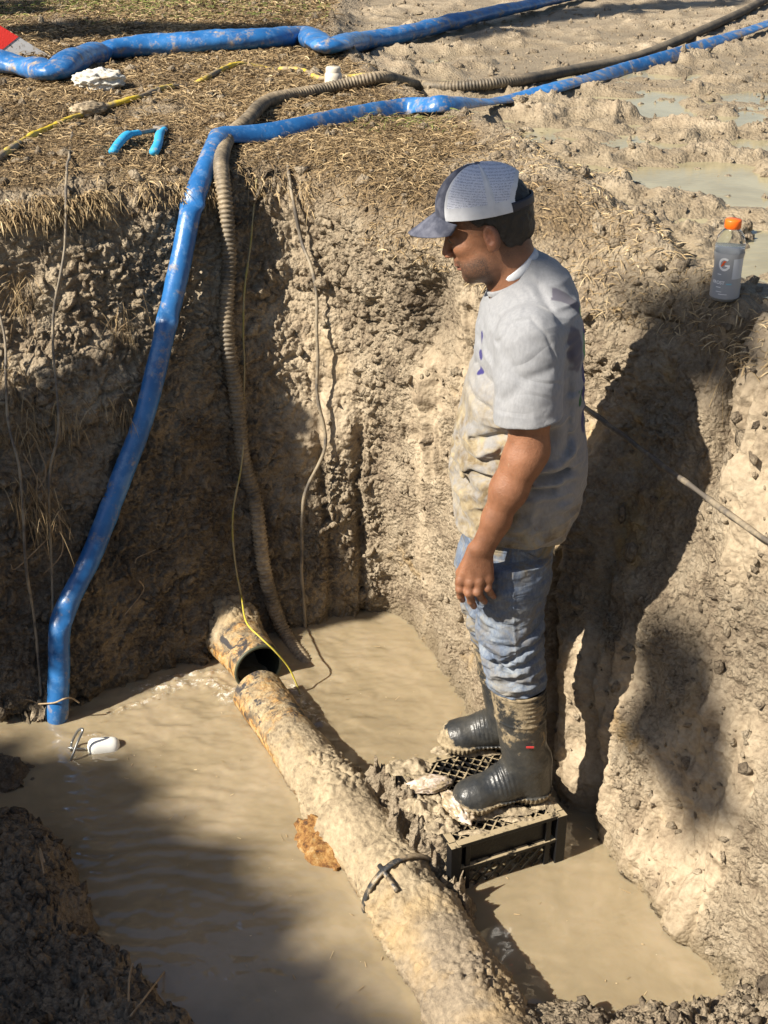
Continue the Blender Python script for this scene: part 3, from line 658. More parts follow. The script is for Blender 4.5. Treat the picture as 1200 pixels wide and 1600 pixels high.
shell_tube('corrugated_wall', P, rr, rr, cm, hoseC, 18, (0, -.5, .86), 0.0015)

# ------------------------------------------------------------------ cords and wires
def cord(name, pts, r, matl, label, cat, sm=0.05, off=0.02, step=0.012, group=None, wob=0.003):
    P = surf_path(pts, off, sm, step, 10)
    P = P + wob * np.stack([vnoise(P, 9, 1.), vnoise(P, 9, 4.), vnoise(P, 9, 7.)], -1)
    mb = MB(); rad = r * (1 + 0.25 * vnoise(P, 30, 3.)); mb.tube(P, rad, 7); o = mb.build(name, matl)
    return tag(o, label, cat, group)
def dirty(name, base, mud, sc=20, mudc=None, rough=.65):
    m = mat(name, rough=rough); g = G(m); c, k = mud_cover(g, base, mud, sc, mud=mudc); g.col(c); g.bump(g.noise(120, 3), .3, .004); return m
YEL = dirty('yellow_cord', (0.55, 0.42, 0.03), 0.42, 12, (0.33, 0.26, 0.16)); YEL2 = dirty('yellow_rope', (0.30, 0.255, 0.06), 0.55, 14, (0.30, 0.25, 0.14))
GRW = dirty('muddy_wire', (0.10, 0.085, 0.07), 0.5, 9, (0.27, 0.22, 0.15))
yc = cord('yellow_rope', [(402, 285, .015), (396, 380, .03), (386, 480, .04), (379, 610, .05), (372, 700, .07), (368, 800, .08), (368, 880, .08), (372, 935, .05)], 0.0032, YEL2, 'thin yellow line hanging down the wall and looped over the broken pipe stub', 'rope')
P = spline([hit(372, 935, .05), pz(385, 972, .22), pz(408, 997, .20), pz(430, 1018, .16), pz(452, 1045, 0.09), pz(468, 1082, 0.01), pz(470, 1095, -.02)], 12); mb = MB(); mb.tube(P, 0.003, 7); mb.build('rope_end', dirty('yellow_bright', (0.50, 0.42, 0.05), 0.4, 12, (0.3, 0.25, .12)), yc)
cord('hanging_wire', [(112, 212, .01), (104, 280, .02), (92, 400, .05), (82, 520, .06), (78, 640, .06), (78, 760, .05), (81, 900, .04), (83, 1020, .02), (84, 1060, 0)], 0.0045, GRW, 'thin grey wire hanging straight down left of the blue hose', 'wire', group='wires hanging down the wall')
cord('hanging_wire', [(-8, 470, .03), (4, 540, .05), (14, 640, .06), (24, 740, .06), (32, 860, .05), (46, 980, .04), (62, 1085, .01)], 0.0048, GRW, 'pale wire hanging at the left edge of the photo', 'wire', group='wires hanging down the wall')
cord('hanging_wire', [(450, 258, .01), (468, 310, .03), (482, 370, .04), (494, 450, .05), (502, 540, .05), (504, 610, .06), (499, 690, .06), (488, 780, .06), (478, 870, .04), (475, 980, .01)], 0.0062, GRW, 'thick muddy wire bowing down the wall right of the corrugated hose', 'wire', group='wires hanging down the wall')
_e = [hit(880, 612, .03), hit(1290, 912, .02)]; _c = []
for _t in np.linspace(0, 1, 24):
    _q = _e[0] * (1 - _t) + _e[1] * _t; _f = F * _q[0] / (_q[1] * CP + (CAMZ - _q[2]) * SP) + 600, 0
    _px = 880 + (1290 - 880) * _t; _py = 612 + 300 * _t; _c.append((_px, _py, hit(_px, _py)[1]))
_Y = np.array([c_[2] for c_ in _c]); _A = np.polyfit(np.linspace(0, 1, 24), _Y, 1); _off = min(0, (_Y - np.polyval(_A, np.linspace(0, 1, 24))).min()) - .02
_P = smooth(np.array([pY(c_[0], c_[1], np.polyval(_A, i_ / 23) + _off) for i_, c_ in enumerate(_c)]), 5); _P = spline(_P, 4); _P = _P + .005 * np.stack([vnoise(_P, 9, 1.), 0 * _P[:, 0], vnoise(_P, 9, 7.)], -1)
mb = MB(); mb.tube(_P, 0.0075 * (1 + .25 * vnoise(_P, 25, 3.)), 8); tag(mb.build('buried_cable', GRW), 'straight muddy cable slanting out of the right-hand wall behind the man', 'cable')
cord('power_cord', [(-20, 262, .01), (10, 243, .01), (60, 212, .01), (120, 188, .012), (165, 172, .012), (215, 156, .012), (262, 141, .012), (300, 130, -.012), (325, 124, .012), (370, 104, .008), (420, 104, -.012), (440, 111, .01), (470, 113, .01), (500, 127, .012), (545, 124, .012), (590, 121, .012), (640, 124, 0)], 0.013, dirty('yellow_extension_cord', (0.62, 0.45, 0.03), 0.50, 5, (0.24, 0.185, 0.12)), 'yellow extension cord half buried in the dead grass', 'cord', sm=.1)
crumple('muddy_plug', hit(138, 178, .02), (0.065, 0.032, 0.026), dirty('plug_mud', (0.20, 0.16, 0.11), 0.6, 20), None, 3., 30, .3, .5); tag(bpy.data.objects['muddy_plug'], 'mud-clotted plug joint lying on the yellow cord', 'plug')

# ------------------------------------------------------------------ crate
CZ = 0.165; NLp, NRp, BLp = pz(708, 1322, CZ), pz(881, 1270, CZ), pz(600, 1206, CZ)
e1 = NRp - NLp; L1 = np.linalg.norm(e1); e1 /= L1; e2 = BLp - NLp; e2 = e2 - (e2 @ e1) * e1; L2 = np.linalg.norm(e2); e2 /= L2
CM = Matrix(((e1[0], e2[0], 0), (e1[1], e2[1], 0), (0, 0, 1)))
cmat = mat('black_crate_plastic', rough=0.42, spec=0.25); g = G(cmat); topm = g.ramp(g.noise(22, 6, .7), [(0.42, 0.0), (0.50, 1.0)])
nz = g.nt.nodes.new('ShaderNodeNewGeometry'); sx = g.sep(nz.outputs['Normal'])[2]; k = g.math('MULTIPLY', topm, g.ramp(sx, [(0.3, 0.0), (0.8, .85)]))
g.col(g.mix(k, (0.008, 0.008, 0.009), (0.40, 0.32, 0.20))); g.rough(g.math('MULTIPLY_ADD', k, .4, .38)); g.bump(g.noise(90, 4), .25, .004)
print('crate', L1, L2)
crate = empty('milk_crate', NLp - np.array([0, 0, .28]), 'black lattice milk crate upside down in the water under the man\'s boots', 'crate')
def cw(a, b, z): return NLp + e1 * a + e2 * b + np.array([0, 0, z])
def bar(mb, p, q, w, h, upn=None):
    p, q = Vector(p), Vector(q); d = q - p; L = d.length; d.normalize(); u = Vector(upn) if upn is not None else Vector((0, 0, 1)); u = (u - u.dot(d) * d).normalized(); v = u.cross(d)
    M = Matrix((d, v, u)).transposed(); mb.box((p + q) / 2, (L, w, h), M)
mb = MB(); t = 0.014; HZ = 0.27
for (a, b) in ((0, 0), (L1, 0), (L1, L2), (0, L2)):      # corner posts
    sa, sb = (1 if a == 0 else -1), (1 if b == 0 else -1)
    bar(mb, cw(a + sa * t / 2, b + sb * t / 2, -.003), cw(a + sa * t / 2, b + sb * t / 2, -HZ), .030, .030, e1)
for z, h in ((-.006, .012), (-.088, .010), (-HZ, .012)):
    for (p0, p1, nrm) in ((cw(t, .006, z), cw(L1 - t, .006, z), 0), (cw(t, L2 - .006, z), cw(L1 - t, L2 - .006, z), 0), (cw(.006, t, z), cw(.006, L2 - t, z), 1), (cw(L1 - .006, t, z), cw(L1 - .006, L2 - t, z), 1)): bar(mb, p0, p1, .022, h)
for x in (.045, L1 - .045): 
    bar(mb, cw(x, .004, -.01), cw(x, .004, -HZ), .010, .016, e1)
mb.build('crate_frame', cmat, crate, smooth=False, bevel=0.0015)
mb = MB()
for (p0, p1, u_) in ((cw(.03, .012, -.047), cw(L1 - .03, .012, -.047), 0), (cw(.03, L2 - .012, -.047), cw(L1 - .03, L2 - .012, -.047), 0)): bar(mb, p0, p1, .003, .074)
for (p0, p1) in ((cw(.012, .03, -.047), cw(.012, L2 - .03, -.047)), (cw(L1 - .012, .03, -.047), cw(L1 - .012, L2 - .03, -.047))): bar(mb, p0, p1, .003, .074)
mb.build('side_band', cmat, crate, smooth=False)
mb = MB(); z0, z1 = -.094, -HZ + .008; H = z0 - z1
def lattice(o, ax, L):
    x = -H
    while x < L:
        for sg in (1, -1):
            a0, a1 = x, x + H; b0, b1 = (z1, z0) if sg > 0 else (z0, z1)
            c0_, c1_ = max(a0, .03), min(a1, L - .03)
            if c1_ - c0_ < .01: continue
            zz0 = b0 + (b1 - b0) * (c0_ - a0) / H; zz1 = b0 + (b1 - b0) * (c1_ - a0) / H
            off_ = (0.002 if sg > 0 else -0.002)
            bar(mb, o + ax * c0_ + np.array([0, 0, zz0]) + np.cross(ax, (0, 0, 1)) * off_, o + ax * c1_ + np.array([0, 0, zz1]) + np.cross(ax, (0, 0, 1)) * off_, .004, .006)
        x += 0.036
lattice(cw(0, .009, 0), e1, L1); lattice(cw(0, L2 - .009, 0), e1, L1); lattice(cw(.009, 0, 0), e2, L2); lattice(cw(L1 - .009, 0, 0), e2, L2)
mb.build('side_lattice', cmat, crate, smooth=False)
mb = MB(); st = .033; k = 0
d1 = (e1 + e2) / math.sqrt(2); d2 = (e1 - e2) / math.sqrt(2)
def clipline(a, b, dx, dy):
    ts = []
    t0, t1 = -9, 9
    for p_, d_, lo, hi in ((a, dx, .01, L1 - .01), (b, dy, .01, L2 - .01)):
        u0, u1 = (lo - p_) / d_, (hi - p_) / d_; t0 = max(t0, min(u0, u1)); t1 = min(t1, max(u0, u1))
    return t0, t1
i = -L2
while i < L1 + L2:
    for dx, dy, zz in ((1, 1, -.009), (-1, 1, -.0105)):
        t0, t1 = clipline(i, 0, dx, dy)
        if t1 - t0 > .02: bar(mb, cw(i + dx * t0, dy * t0, zz), cw(i + dx * t1, dy * t1, zz), .0045, .010)
    i += st
for x in np.arange(.08, L1 - .02, .085): bar(mb, cw(x, .012, -.012), cw(x, L2 - .012, -.012), .006, .008)
mb.build('top_lattice', cmat, crate, smooth=False)
# mud slopped over the crate
mudm = mat('slopped_mud', rough=0.75); g = G(mudm); g.col(g.ramp(g.noise(50, 6, .7), [(0.33, (0.13, 0.10, 0.065)), (0.5, (0.30, 0.24, 0.155)), (0.66, (0.45, 0.365, 0.25))])); g.bump(g.noise(90, 5, .7), .6, .006)
def mudpatch(name, cx, cy, rx, ry, h, seed, rot=0., base=CZ, n=70, parent=None):
    x = np.linspace(-1, 1, n); X, Y = np.meshgrid(x, x); d = np.hypot(X, Y) + 0.35 * fbm(np.stack([X, Y, 0 * X], -1) + seed, 2.2, 4, seed)
    P = np.stack([X * rx, Y * ry, 0 * X], -1); cr, sr = math.cos(rot), math.sin(rot); P = P @ np.array([[cr, sr, 0], [-sr, cr, 0], [0, 0, 1.]]) + np.array([cx, cy, base])
    w1, _, _ = worley(P + seed, 45, 1.)
    P[..., 2] += h * (1 - np.clip(d, 0, 1.1) ** 2) * (0.7 + 1.0 * fbm(P + seed, 24, 3, seed)) - 0.003 + np.clip(.6 - w1, 0, 1) * 0.012
    keep = (d < 1.02).ravel(); F4 = grid_faces(n, n); F4 = F4[keep[F4].all(1)]; o_ = link(name, mesh_np(name, P.reshape(-1, 3), F4), mudm, parent); return o_
for i, (px_, py_, rx, ry, h) in enumerate([(640, 1198, .07, .04, .02), (665, 1222, .05, .04, .02), (672, 1262, .055, .06, .035), (690, 1290, .055, .035, .022), (705, 1245, .035, .03, .02), (745, 1300, .05, .012, .008), (810, 1280, .05, .012, .008), (858, 1255, .02, .035, .010), (640, 1250, .03, .05, .02)]):
    c = pz(px_, py_, CZ); mudpatch('mud_splat', c[0], c[1], rx, ry, h, 3.3 * i + 1, parent=crate)
bagm = mat('dirty_plastic_film', rough=0.35); g = G(bagm); c, k = mud_cover(g, (0.62, 0.52, 0.45), .55, 20); g.col(c)
b1 = crumple('plastic_scrap', pz(672, 1225, CZ + .025), (0.055, 0.028, 0.016), bagm, None, 2., 40, .30, .25, fq=1.7); tag(b1, 'pinkish scrap of plastic lying in mud on the crate lattice', 'plastic scrap')
b2 = crumple('plastic_scrap', pz(716, 1262, CZ + .03), (0.055, 0.028, 0.016), bagm, None, 5., 40, .30, -.9, tilt=.2, fq=1.7); tag(b2, 'dirty white plastic scrap trodden under the toe of the nearer boot', 'plastic scrap')
# mud bridge between pipe and crate
for cx_, cy_, a_, b_, h_, sd2 in ((612, 1250, .12, .12, .15, 9.), (640, 1290, .10, .13, .17, 4.), (678, 1345, .09, .12, .16, 2.), (712, 1400, .06, .09, .10, 6.)):
    c = pz(cx_, cy_ + 20, 0); mound('mud_heap', (c[0], c[1], -0.03), (a_, b_), h_, 0.0, sd2)

# ------------------------------------------------------------------ white float with wire loop
wf = mat('white_foam', (0.85, 0.84, 0.78), 0.5)
fl = empty('pump_float', pz(163, 1168, 0), 'white capsule float with a bent wire loop bobbing by the foot of the blue hose', 'float')
a_, b_ = pz(136, 1168, 0.004), pz(188, 1166, -0.004); t_ = np.linspace(0, 1, 30); ax = b_ - a_; P = a_ + ax * t_[:, None]; r_ = 0.031 * np.sqrt(np.clip(1 - np.abs(2 * t_ - 1) ** 5, 0.0, 1)) + 0.0004
mb = MB(); mb.tube(P, r_, 26); mb.build('float_body', wf, fl)
wire = mat('galvanised_wire', (0.35, 0.35, 0.34), 0.35, metal=0.8)
mb = MB(); b0 = pz(112, 1180, 0.0)
mb.tube(spline([pz(108, 1192, -.02), pz(112, 1184, 0.01), pY(122, 1158, b0[1]), pY(129, 1142, b0[1] + .01), pY(127, 1139, b0[1] + .02), pY(121, 1143, b0[1] + .03), pY(113, 1158, b0[1] + .04), pz(111, 1170, 0.01), pz(111, 1180, -.03)], 8), 0.0042, 8)
mb.tube([pz(106, 1168, .018), pz(118, 1170, .012), pz(134, 1170, .01)], 0.0035, 8); mb.build('wire_loop', wire, fl)
c = pz(66, 1118, 0); mound('soil_lump', (c[0], c[1] + .02, -0.01), (0.05, 0.06), 0.075, 0.1, 1.)
ROOT = dirty('dry_root', (0.30, 0.21, 0.12), 0.4, 14)
mb = MB(); mb.tube(spline([pz(60, 1100, .06), pY(85, 1098, c[1] - .05), pY(100, 1092, c[1] - .06), pY(112, 1091, c[1] - .04), pY(124, 1098, c[1] - .03)], 8), .0028, 6); mb.tube(spline([pY(0, 1100, c[1]), pY(22, 1094, c[1]), pY(48, 1094, c[1]), pY(66, 1104, c[1])], 8), .0025, 6)
tag(mb.build('dry_root', ROOT), 'thin pale root curling across the foot of the blue hose', 'root')

# ------------------------------------------------------------------ things lying on the turf
pl = hit(246, 214, .02); plier = empty('pliers', pl, 'open pliers with light blue handles lying in the dead grass', 'pliers')
bh = dirty('blue_grip', (0.03, 0.34, 0.62), .30, 20); mb = MB(); up3 = [(176, 246, .02), (186, 233, .025), (201, 224, .028), (219, 219, .026)]
mb.tube(spline([hit(*u_) for u_ in up3], 8), [.016] * 6 + [.017] * 12 + [.013] * 7, 10, flat=.8); mb.build('handle', bh, plier)
mb = MB(); mb.tube(spline([hit(241, 247, .02), hit(246, 235, .025), hit(252, 222, .028), hit(257, 213, .025)], 8), [.017] * 6 + [.016] * 12 + [.012] * 7, 10, flat=.8); mb.build('handle', bh, plier)
mb = MB(); mb.tube(spline([hit(217, 220, .026), hit(235, 216, .024), hit(248, 213, .022)], 6), .008, 8); mb.tube([hit(256, 216, .024), hit(250, 211, .022), hit(243, 204, .015)], [.009, .017, .008], 10, flat=.6); mb.tube([hit(245, 215, .02), hit(256, 208, .02), hit(262, 203, .015)], [.009, .015, .007], 10, flat=.6); mb.build('jaw', dirty('steel', (0.2, 0.19, 0.18), .4, 20), plier)
rag = mat('white_rag', (0.72, 0.70, 0.64), 0.9); g = G(rag); c, k = mud_cover(g, (0.58, 0.56, 0.50), .32, 18); g.col(c); g.bump(g.noise(30, 4), .4, .01)
tag(crumple('white_rag', hit(154, 137, .03), (0.095, 0.07, 0.042), rag, None, 1.5, 50, .34, .2, fq=1.8), 'crumpled white rag on the turf below the kink of the fat blue hose', 'rag')
jar = empty('plastic_jar', hit(521, 136, 0), 'small mud-smeared whitish jar standing by the yellow cord', 'jar'); jb = hit(521, 137, 0); jm = mat('milky_plastic', rough=.5); g = G(jm); c, k = mud_cover(g, (0.62, 0.56, 0.46), .42, 22); g.col(c)
def lathe(prof, seg=32): 
    a = np.linspace(0, 2 * math.pi, seg, endpoint=False); pr = np.array(prof); V = np.stack([pr[:, :1] * np.cos(a), pr[:, :1] * np.sin(a), pr[:, 1:] + 0 * a], -1); return V.reshape(-1, 3), grid_faces(len(pr), seg, True)
V, Fq = lathe([(.0001, -.03), (.036, -.03), (.039, 0), (.039, .045), (.036, .06), (.030, .066)]); link('jar_body', mesh_np('jar_body', V + jb, Fq), jm, jar)
V, Fq = lathe([(.032, .064), (.0325, .082), (.028, .088), (.0001, .089)]); link('jar_lid', mesh_np('jar_lid', V + jb, Fq), jm, jar)
# barricade board
bd = empty('barricade_board', hit(60, 100), 'red and white reflective board sticking up behind the fat blue hose', 'barricade')
p0 = hit(84, 96, 0.01) ; Yb = p0[1] + 0.14; A0 = np.array(pY(86, 92, Yb)); A1 = np.array(pY(-10, 34, Yb - .05)); d = A1 - A0; d /= np.linalg.norm(d); nrm = np.array([0.1, -1, 0.25]); nrm -= (nrm @ d) * d; nrm /= np.linalg.norm(nrm); wv = np.cross(nrm, d); wv = wv if wv[2] < 0 else -wv
M3 = Matrix((tuple(d), tuple(nrm), tuple(wv))).transposed(); WB = .24
redm, whm = dirty('red_sheeting', (0.72, 0.03, 0.02), .16, 16), mat('white_sheeting', rough=.5)
g = G(whm); c, k = mud_cover(g, (0.50, 0.50, 0.50), .33, 24); sp = g.ramp(g.noise(70, 3, .6), [(0.60, 0.0), (0.66, .9)]); g.col(g.mix(sp, c, (0.12, 0.09, 0.06)))
mb = MB(); mb.box(A0 + d * .60 + wv * (WB / 2), (1.24, .018, WB), M3); mb.build('board_core', whm, bd, smooth=False, bevel=.002)
for j in range(4):
    x0 = -.33 + .40 * j; mb = MB(); sk = .10; xa, xb = x0 + .13, x0 + .33
    if j == 0: xa, xb = -.018, .02
    Q = [(xa, .0), (xb, .0), (xb + sk, WB), (xa + sk, WB)]; Vv = [A0 + d * q_[0] + wv * q_[1] + nrm * .012 for q_ in Q] + [A0 + d * q_[0] + wv * q_[1] + nrm * .0095 for q_ in Q]
    mb.add(Vv, [(0,1,2,3), (7,6,5,4), (0,4,5,1), (1,5,6,2), (2,6,7,3), (3,7,4,0)]); mb.build('red_stripe', redm, bd, smooth=False)
# ------------------------------------------------------------------ drink bottle
BSC = 1.0; bc = hit(1131, 466, 0); bz = bc[2] - .004; BC = np.array([bc[0], bc[1], bz])
bot = empty('drink_bottle', BC, 'clear sports drink bottle with an orange cap standing on the mud at the pit edge', 'bottle')
prof = [(.0001, .002), (.028, 0), (.034, .004), (.0355, .012), (.0355, .04), (.034, .052), (.0345, .058), (.0325, .085), (.034, .108), (.0362, .120), (.0364, .135), (.0355, .148), (.031, .163), (.022, .174), (.0165, .180), (.016, .186)]
pet = mat('clear_plastic', (0.93, 0.95, 0.96), 0.04, IOR=1.25); pet.node_tree.nodes['Principled BSDF'].inputs['Transmission Weight'].default_value = 1.0
V, Fq = lathe(prof, 48); link('bottle_shell', mesh_np('bottle_shell', V * BSC + BC, Fq), pet, bot)
liq = mat('clear_drink', (0.70, 0.73, 0.77), 0.05, IOR=1.33); liq.node_tree.nodes['Principled BSDF'].inputs['Transmission Weight'].default_value = .55
V, Fq = lathe([(.0001, .004), (.027, .004), (.033, .012), (.0335, .04), (.032, .055), (.0305, .085), (.032, .108), (.0342, .120), (.0344, .134), (.0001, .134)], 40); link('drink', mesh_np('drink', V * BSC + BC, Fq), liq, bot)
V, Fq = lathe([(.0185, .180), (.0195, .181), (.0198, .1985), (.0185, .2015), (.0001, .202)], 40)
a = np.arctan2(V[:, 1], V[:, 0]); rr_ = np.hypot(V[:, 0], V[:, 1]); kk_ = 1 + .02 * np.sign(np.sin(a * 20)) * (V[:, 2] < .199) * (rr_ > .015); V[:, 0] *= kk_; V[:, 1] *= kk_
link('bottle_cap', mesh_np('bottle_cap', V * BSC + BC, Fq), mat('orange_cap', (0.85, 0.14, 0.01), .4), bot)
lm = mat('grey_label', (0.31, 0.325, 0.35), .35); g = G(lm); zz = g.sep()[2]
V, Fq = lathe([(.0364, .012), (.0364, .041), (.0349, .0525), (.0353, .058), (.0333, .085), (.0348, .108), (.0371, .120), (.0371, .124)], 64)
lab = link('bottle_label', mesh_np('bottle_label', V * BSC + BC, Fq), lm, bot)
def text_mesh(body, size, bold=False):
    cu = bpy.data.curves.new('t', 'FONT'); cu.body = body; cu.size = size; cu.align_x = 'CENTER'; cu.align_y = 'CENTER'; cu.resolution_u = 3
    if bold: cu.offset = size * .03
    o = bpy.data.objects.new('t', cu); COL.objects.link(o); dg = bpy.context.evaluated_depsgraph_get(); me = bpy.data.meshes.new_from_object(o.evaluated_get(dg)); bpy.data.objects.remove(o)
    V = np.array([v.co[:] for v in me.vertices]); Fs = [tuple(p_.vertices) for p_ in me.polygons]; return V, Fs
def rad_at(z, prof=((.0, .0366), (.012, .0364), (.041, .0364), (.0525, .0349), (.058, .0353), (.085, .0333), (.108, .0348), (.120, .0371), (.14, .0371))): p_ = np.array(prof); return np.interp(z, p_[:, 0], p_[:, 1])
def wrap(name, V2, Fs, z0, ang, matl, parent, lift=.0006):
    x, z = V2[:, 0], V2[:, 1] + z0; r = rad_at(z) + lift; a = ang + x / .035; V = np.stack([r * np.cos(a), r * np.sin(a), z], -1) * BSC + BC
    mb = MB(); mb.add(V, Fs); return mb.build(name, matl, parent, smooth=False)
face = math.atan2(-BC[1], -BC[0]) - R(14)
wht = mat('white_print', (0.80, 0.80, 0.82), .5); orp = mat('orange_print', (0.75, 0.10, 0.01), .5); lbp = mat('pale_blue_print', (0.22, 0.45, 0.55), .5)
# the big letter G: an open ring with a bar, and a lightning bolt
t_ = np.linspace(R(50), R(325), 40); V2 = []; 
for a in t_: V2 += [(.0155 * math.cos(a) * .95, .0165 * math.sin(a)), (.0098 * math.cos(a) * .95, .0108 * math.sin(a))]
Fs = [(2*i, 2*i+1, 2*i+3, 2*i+2) for i in range(39)]; n_ = len(V2); V2 += [(.001, -.001), (.0135, -.001), (.0135, -.0095), (.008, -.0095), (.008, -.005), (.001, -.005)]; Fs += [tuple(range(n_, n_ + 6))]
wrap('label_letter', np.array(V2), Fs, .098, face, wht, lab)
wrap('label_bolt', np.array([(-.009, -.006), (-.002, .008), (.005, .007), (-.002, .0005), (.001, .0), (-.007, -.008)]), [(0, 1, 2, 3), (0, 3, 4, 5)], .099, face, orp, lab, .0010)
V2, Fs = text_mesh('FROST', .011, True); wrap('label_word', V2, Fs, .052, face - .30, wht, lab)
for (zz_, x_, w_, h_, m_) in ((.050, .016, .013, .0035, lbp), (.0725, -.010, .010, .0018, wht), (.041, -.008, .012, .002, wht), (.024, .004, .020, .0016, wht), (.030, -.006, .014, .0014, wht)):
    V2 = np.array([(x_ - w_ / 2 + w_ * i / 8, s_ * h_ / 2) for s_ in (-1, 1) for i in range(9)]); wrap('label_line', V2, [(i, i + 1, i + 10, i + 9) for i in range(8)], zz_, face, m_, lab)
V2 = np.array([(.016 + .034 * i / 12, z_) for z_ in (.062, .112) for i in range(13)]); wrap('label_panel', np.array([(a_ , b_ - .087) for a_, b_ in V2]), [(i, i + 1, i + 14, i + 13) for i in range(12)], .087, face + .15, mat('pale_label', (0.5, 0.53, 0.58), .4), lab, .0003)
# ------------------------------------------------------------------ signed-distance modelling (one continuous surface per piece)
def surface_nets(Vl, lo, h):
    ins = Vl < 0; nx, ny, nz = Vl.shape
    cnt = np.zeros((nx-1, ny-1, nz-1), np.int8)
    for a in (0, 1):
        for b in (0, 1):
            for c in (0, 1): cnt += ins[a:nx-1+a, b:ny-1+b, c:nz-1+c]
    act = (cnt > 0) & (cnt < 8); I = np.argwhere(act); idx = np.full(act.shape, -1, np.int32); idx[act] = np.arange(len(I))
    acc = np.zeros((len(I), 3)); num = np.zeros(len(I)); corners = [(a, b, c) for a in (0, 1) for b in (0, 1) for c in (0, 1)]
    vals = {k: Vl[I[:, 0]+k[0], I[:, 1]+k[1], I[:, 2]+k[2]] for k in corners}
    for k in corners:
        for ax in range(3):
            if k[ax] == 0:
                k2 = list(k); k2[ax] = 1; k2 = tuple(k2); v0, v1 = vals[k], vals[k2]; m = (v0 < 0) != (v1 < 0)
                t = np.where(m, v0 / np.where(m, v0 - v1, 1), 0); p = np.array(k, float)[None] + 0 * acc; p[:, ax] += t
                acc += p * m[:, None]; num += m
    V = (I + acc / num[:, None]) * h + lo; Q = []
    for ax in range(3):
        o1, o2 = (ax + 1) % 3, (ax + 2) % 3
        s0 = [slice(None)] * 3; s1 = [slice(None)] * 3; s0[ax] = slice(0, -1); s1[ax] = slice(1, None)
        ch = ins[tuple(s0)] != ins[tuple(s1)]; E = np.argwhere(ch); E = E[(E[:, o1] > 0) & (E[:, o2] > 0) & (E[:, o1] < Vl.shape[o1]-1) & (E[:, o2] < Vl.shape[o2]-1)]
        def c(d1, d2): F_ = E.copy(); F_[:, o1] -= d1; F_[:, o2] -= d2; return idx[F_[:, 0], F_[:, 1], F_[:, 2]]
        q = np.stack([c(1, 1), c(0, 1), c(0, 0), c(1, 0)], 1); fl = ~ins[E[:, 0], E[:, 1], E[:, 2]]; q[fl] = q[fl][:, ::-1]; Q.append(q)
    return V, np.vstack(Q)
def sdf_mesh(f, lo, hi, h):
    lo, hi = np.array(lo, float), np.array(hi, float); n = np.ceil((hi - lo) / (4 * h)).astype(int)
    g = [lo[i] + (np.arange(n[i]) * 4 + 1.5) * h for i in range(3)]; C = np.stack(np.meshgrid(*g, indexing='ij'), -1); d = f(C.reshape(-1, 3)).reshape(n)
    Vl = np.repeat(np.repeat(np.repeat(d, 4, 0), 4, 1), 4, 2).astype(np.float32)
    nb = np.argwhere(np.abs(d) < 9 * h); o = np.stack(np.meshgrid(*[np.arange(4)] * 3, indexing='ij'), -1).reshape(-1, 3)
    for k in range(0, len(nb), 6000):
        J = (nb[k:k+6000, None] * 4 + o[None]).reshape(-1, 3); Vl[J[:, 0], J[:, 1], J[:, 2]] = f(lo + J * h)
    return surface_nets(Vl, lo, h)
def nrm_(v): return v / np.linalg.norm(v)
def smin(a, b, k): hh = np.clip(0.5 + 0.5 * (b - a) / k, 0, 1); return b * (1 - hh) + a * hh - k * hh * (1 - hh)
def smax(a, b, k): return -smin(-a, -b, k)
def cap(P, a, b, ra, rb, sc=None):
    a, b = np.array(a, float), np.array(b, float); ab = b - a; t = np.clip((P - a) @ ab / (ab @ ab), 0, 1)
    q = P - a - t[:, None] * ab
    if sc is not None: q = q / np.array(sc)
    return np.linalg.norm(q, axis=1) - (ra + (rb - ra) * t)
def ell(P, c, r):
    q = (P - np.array(c)) / np.array(r); k0 = np.linalg.norm(q, axis=1); k1 = np.linalg.norm(q / np.array(r), axis=1); return k0 * (k0 - 1) / (k1 + 1e-9)
def union(ds, k):
    r = ds[0]
    for d in ds[1:]: r = smin(r, d, k)
    return r
YM = 2.91
def W(px, py, dy=0.0): return pY(px, py, YM + dy)
SOLE = CZ + 0.012
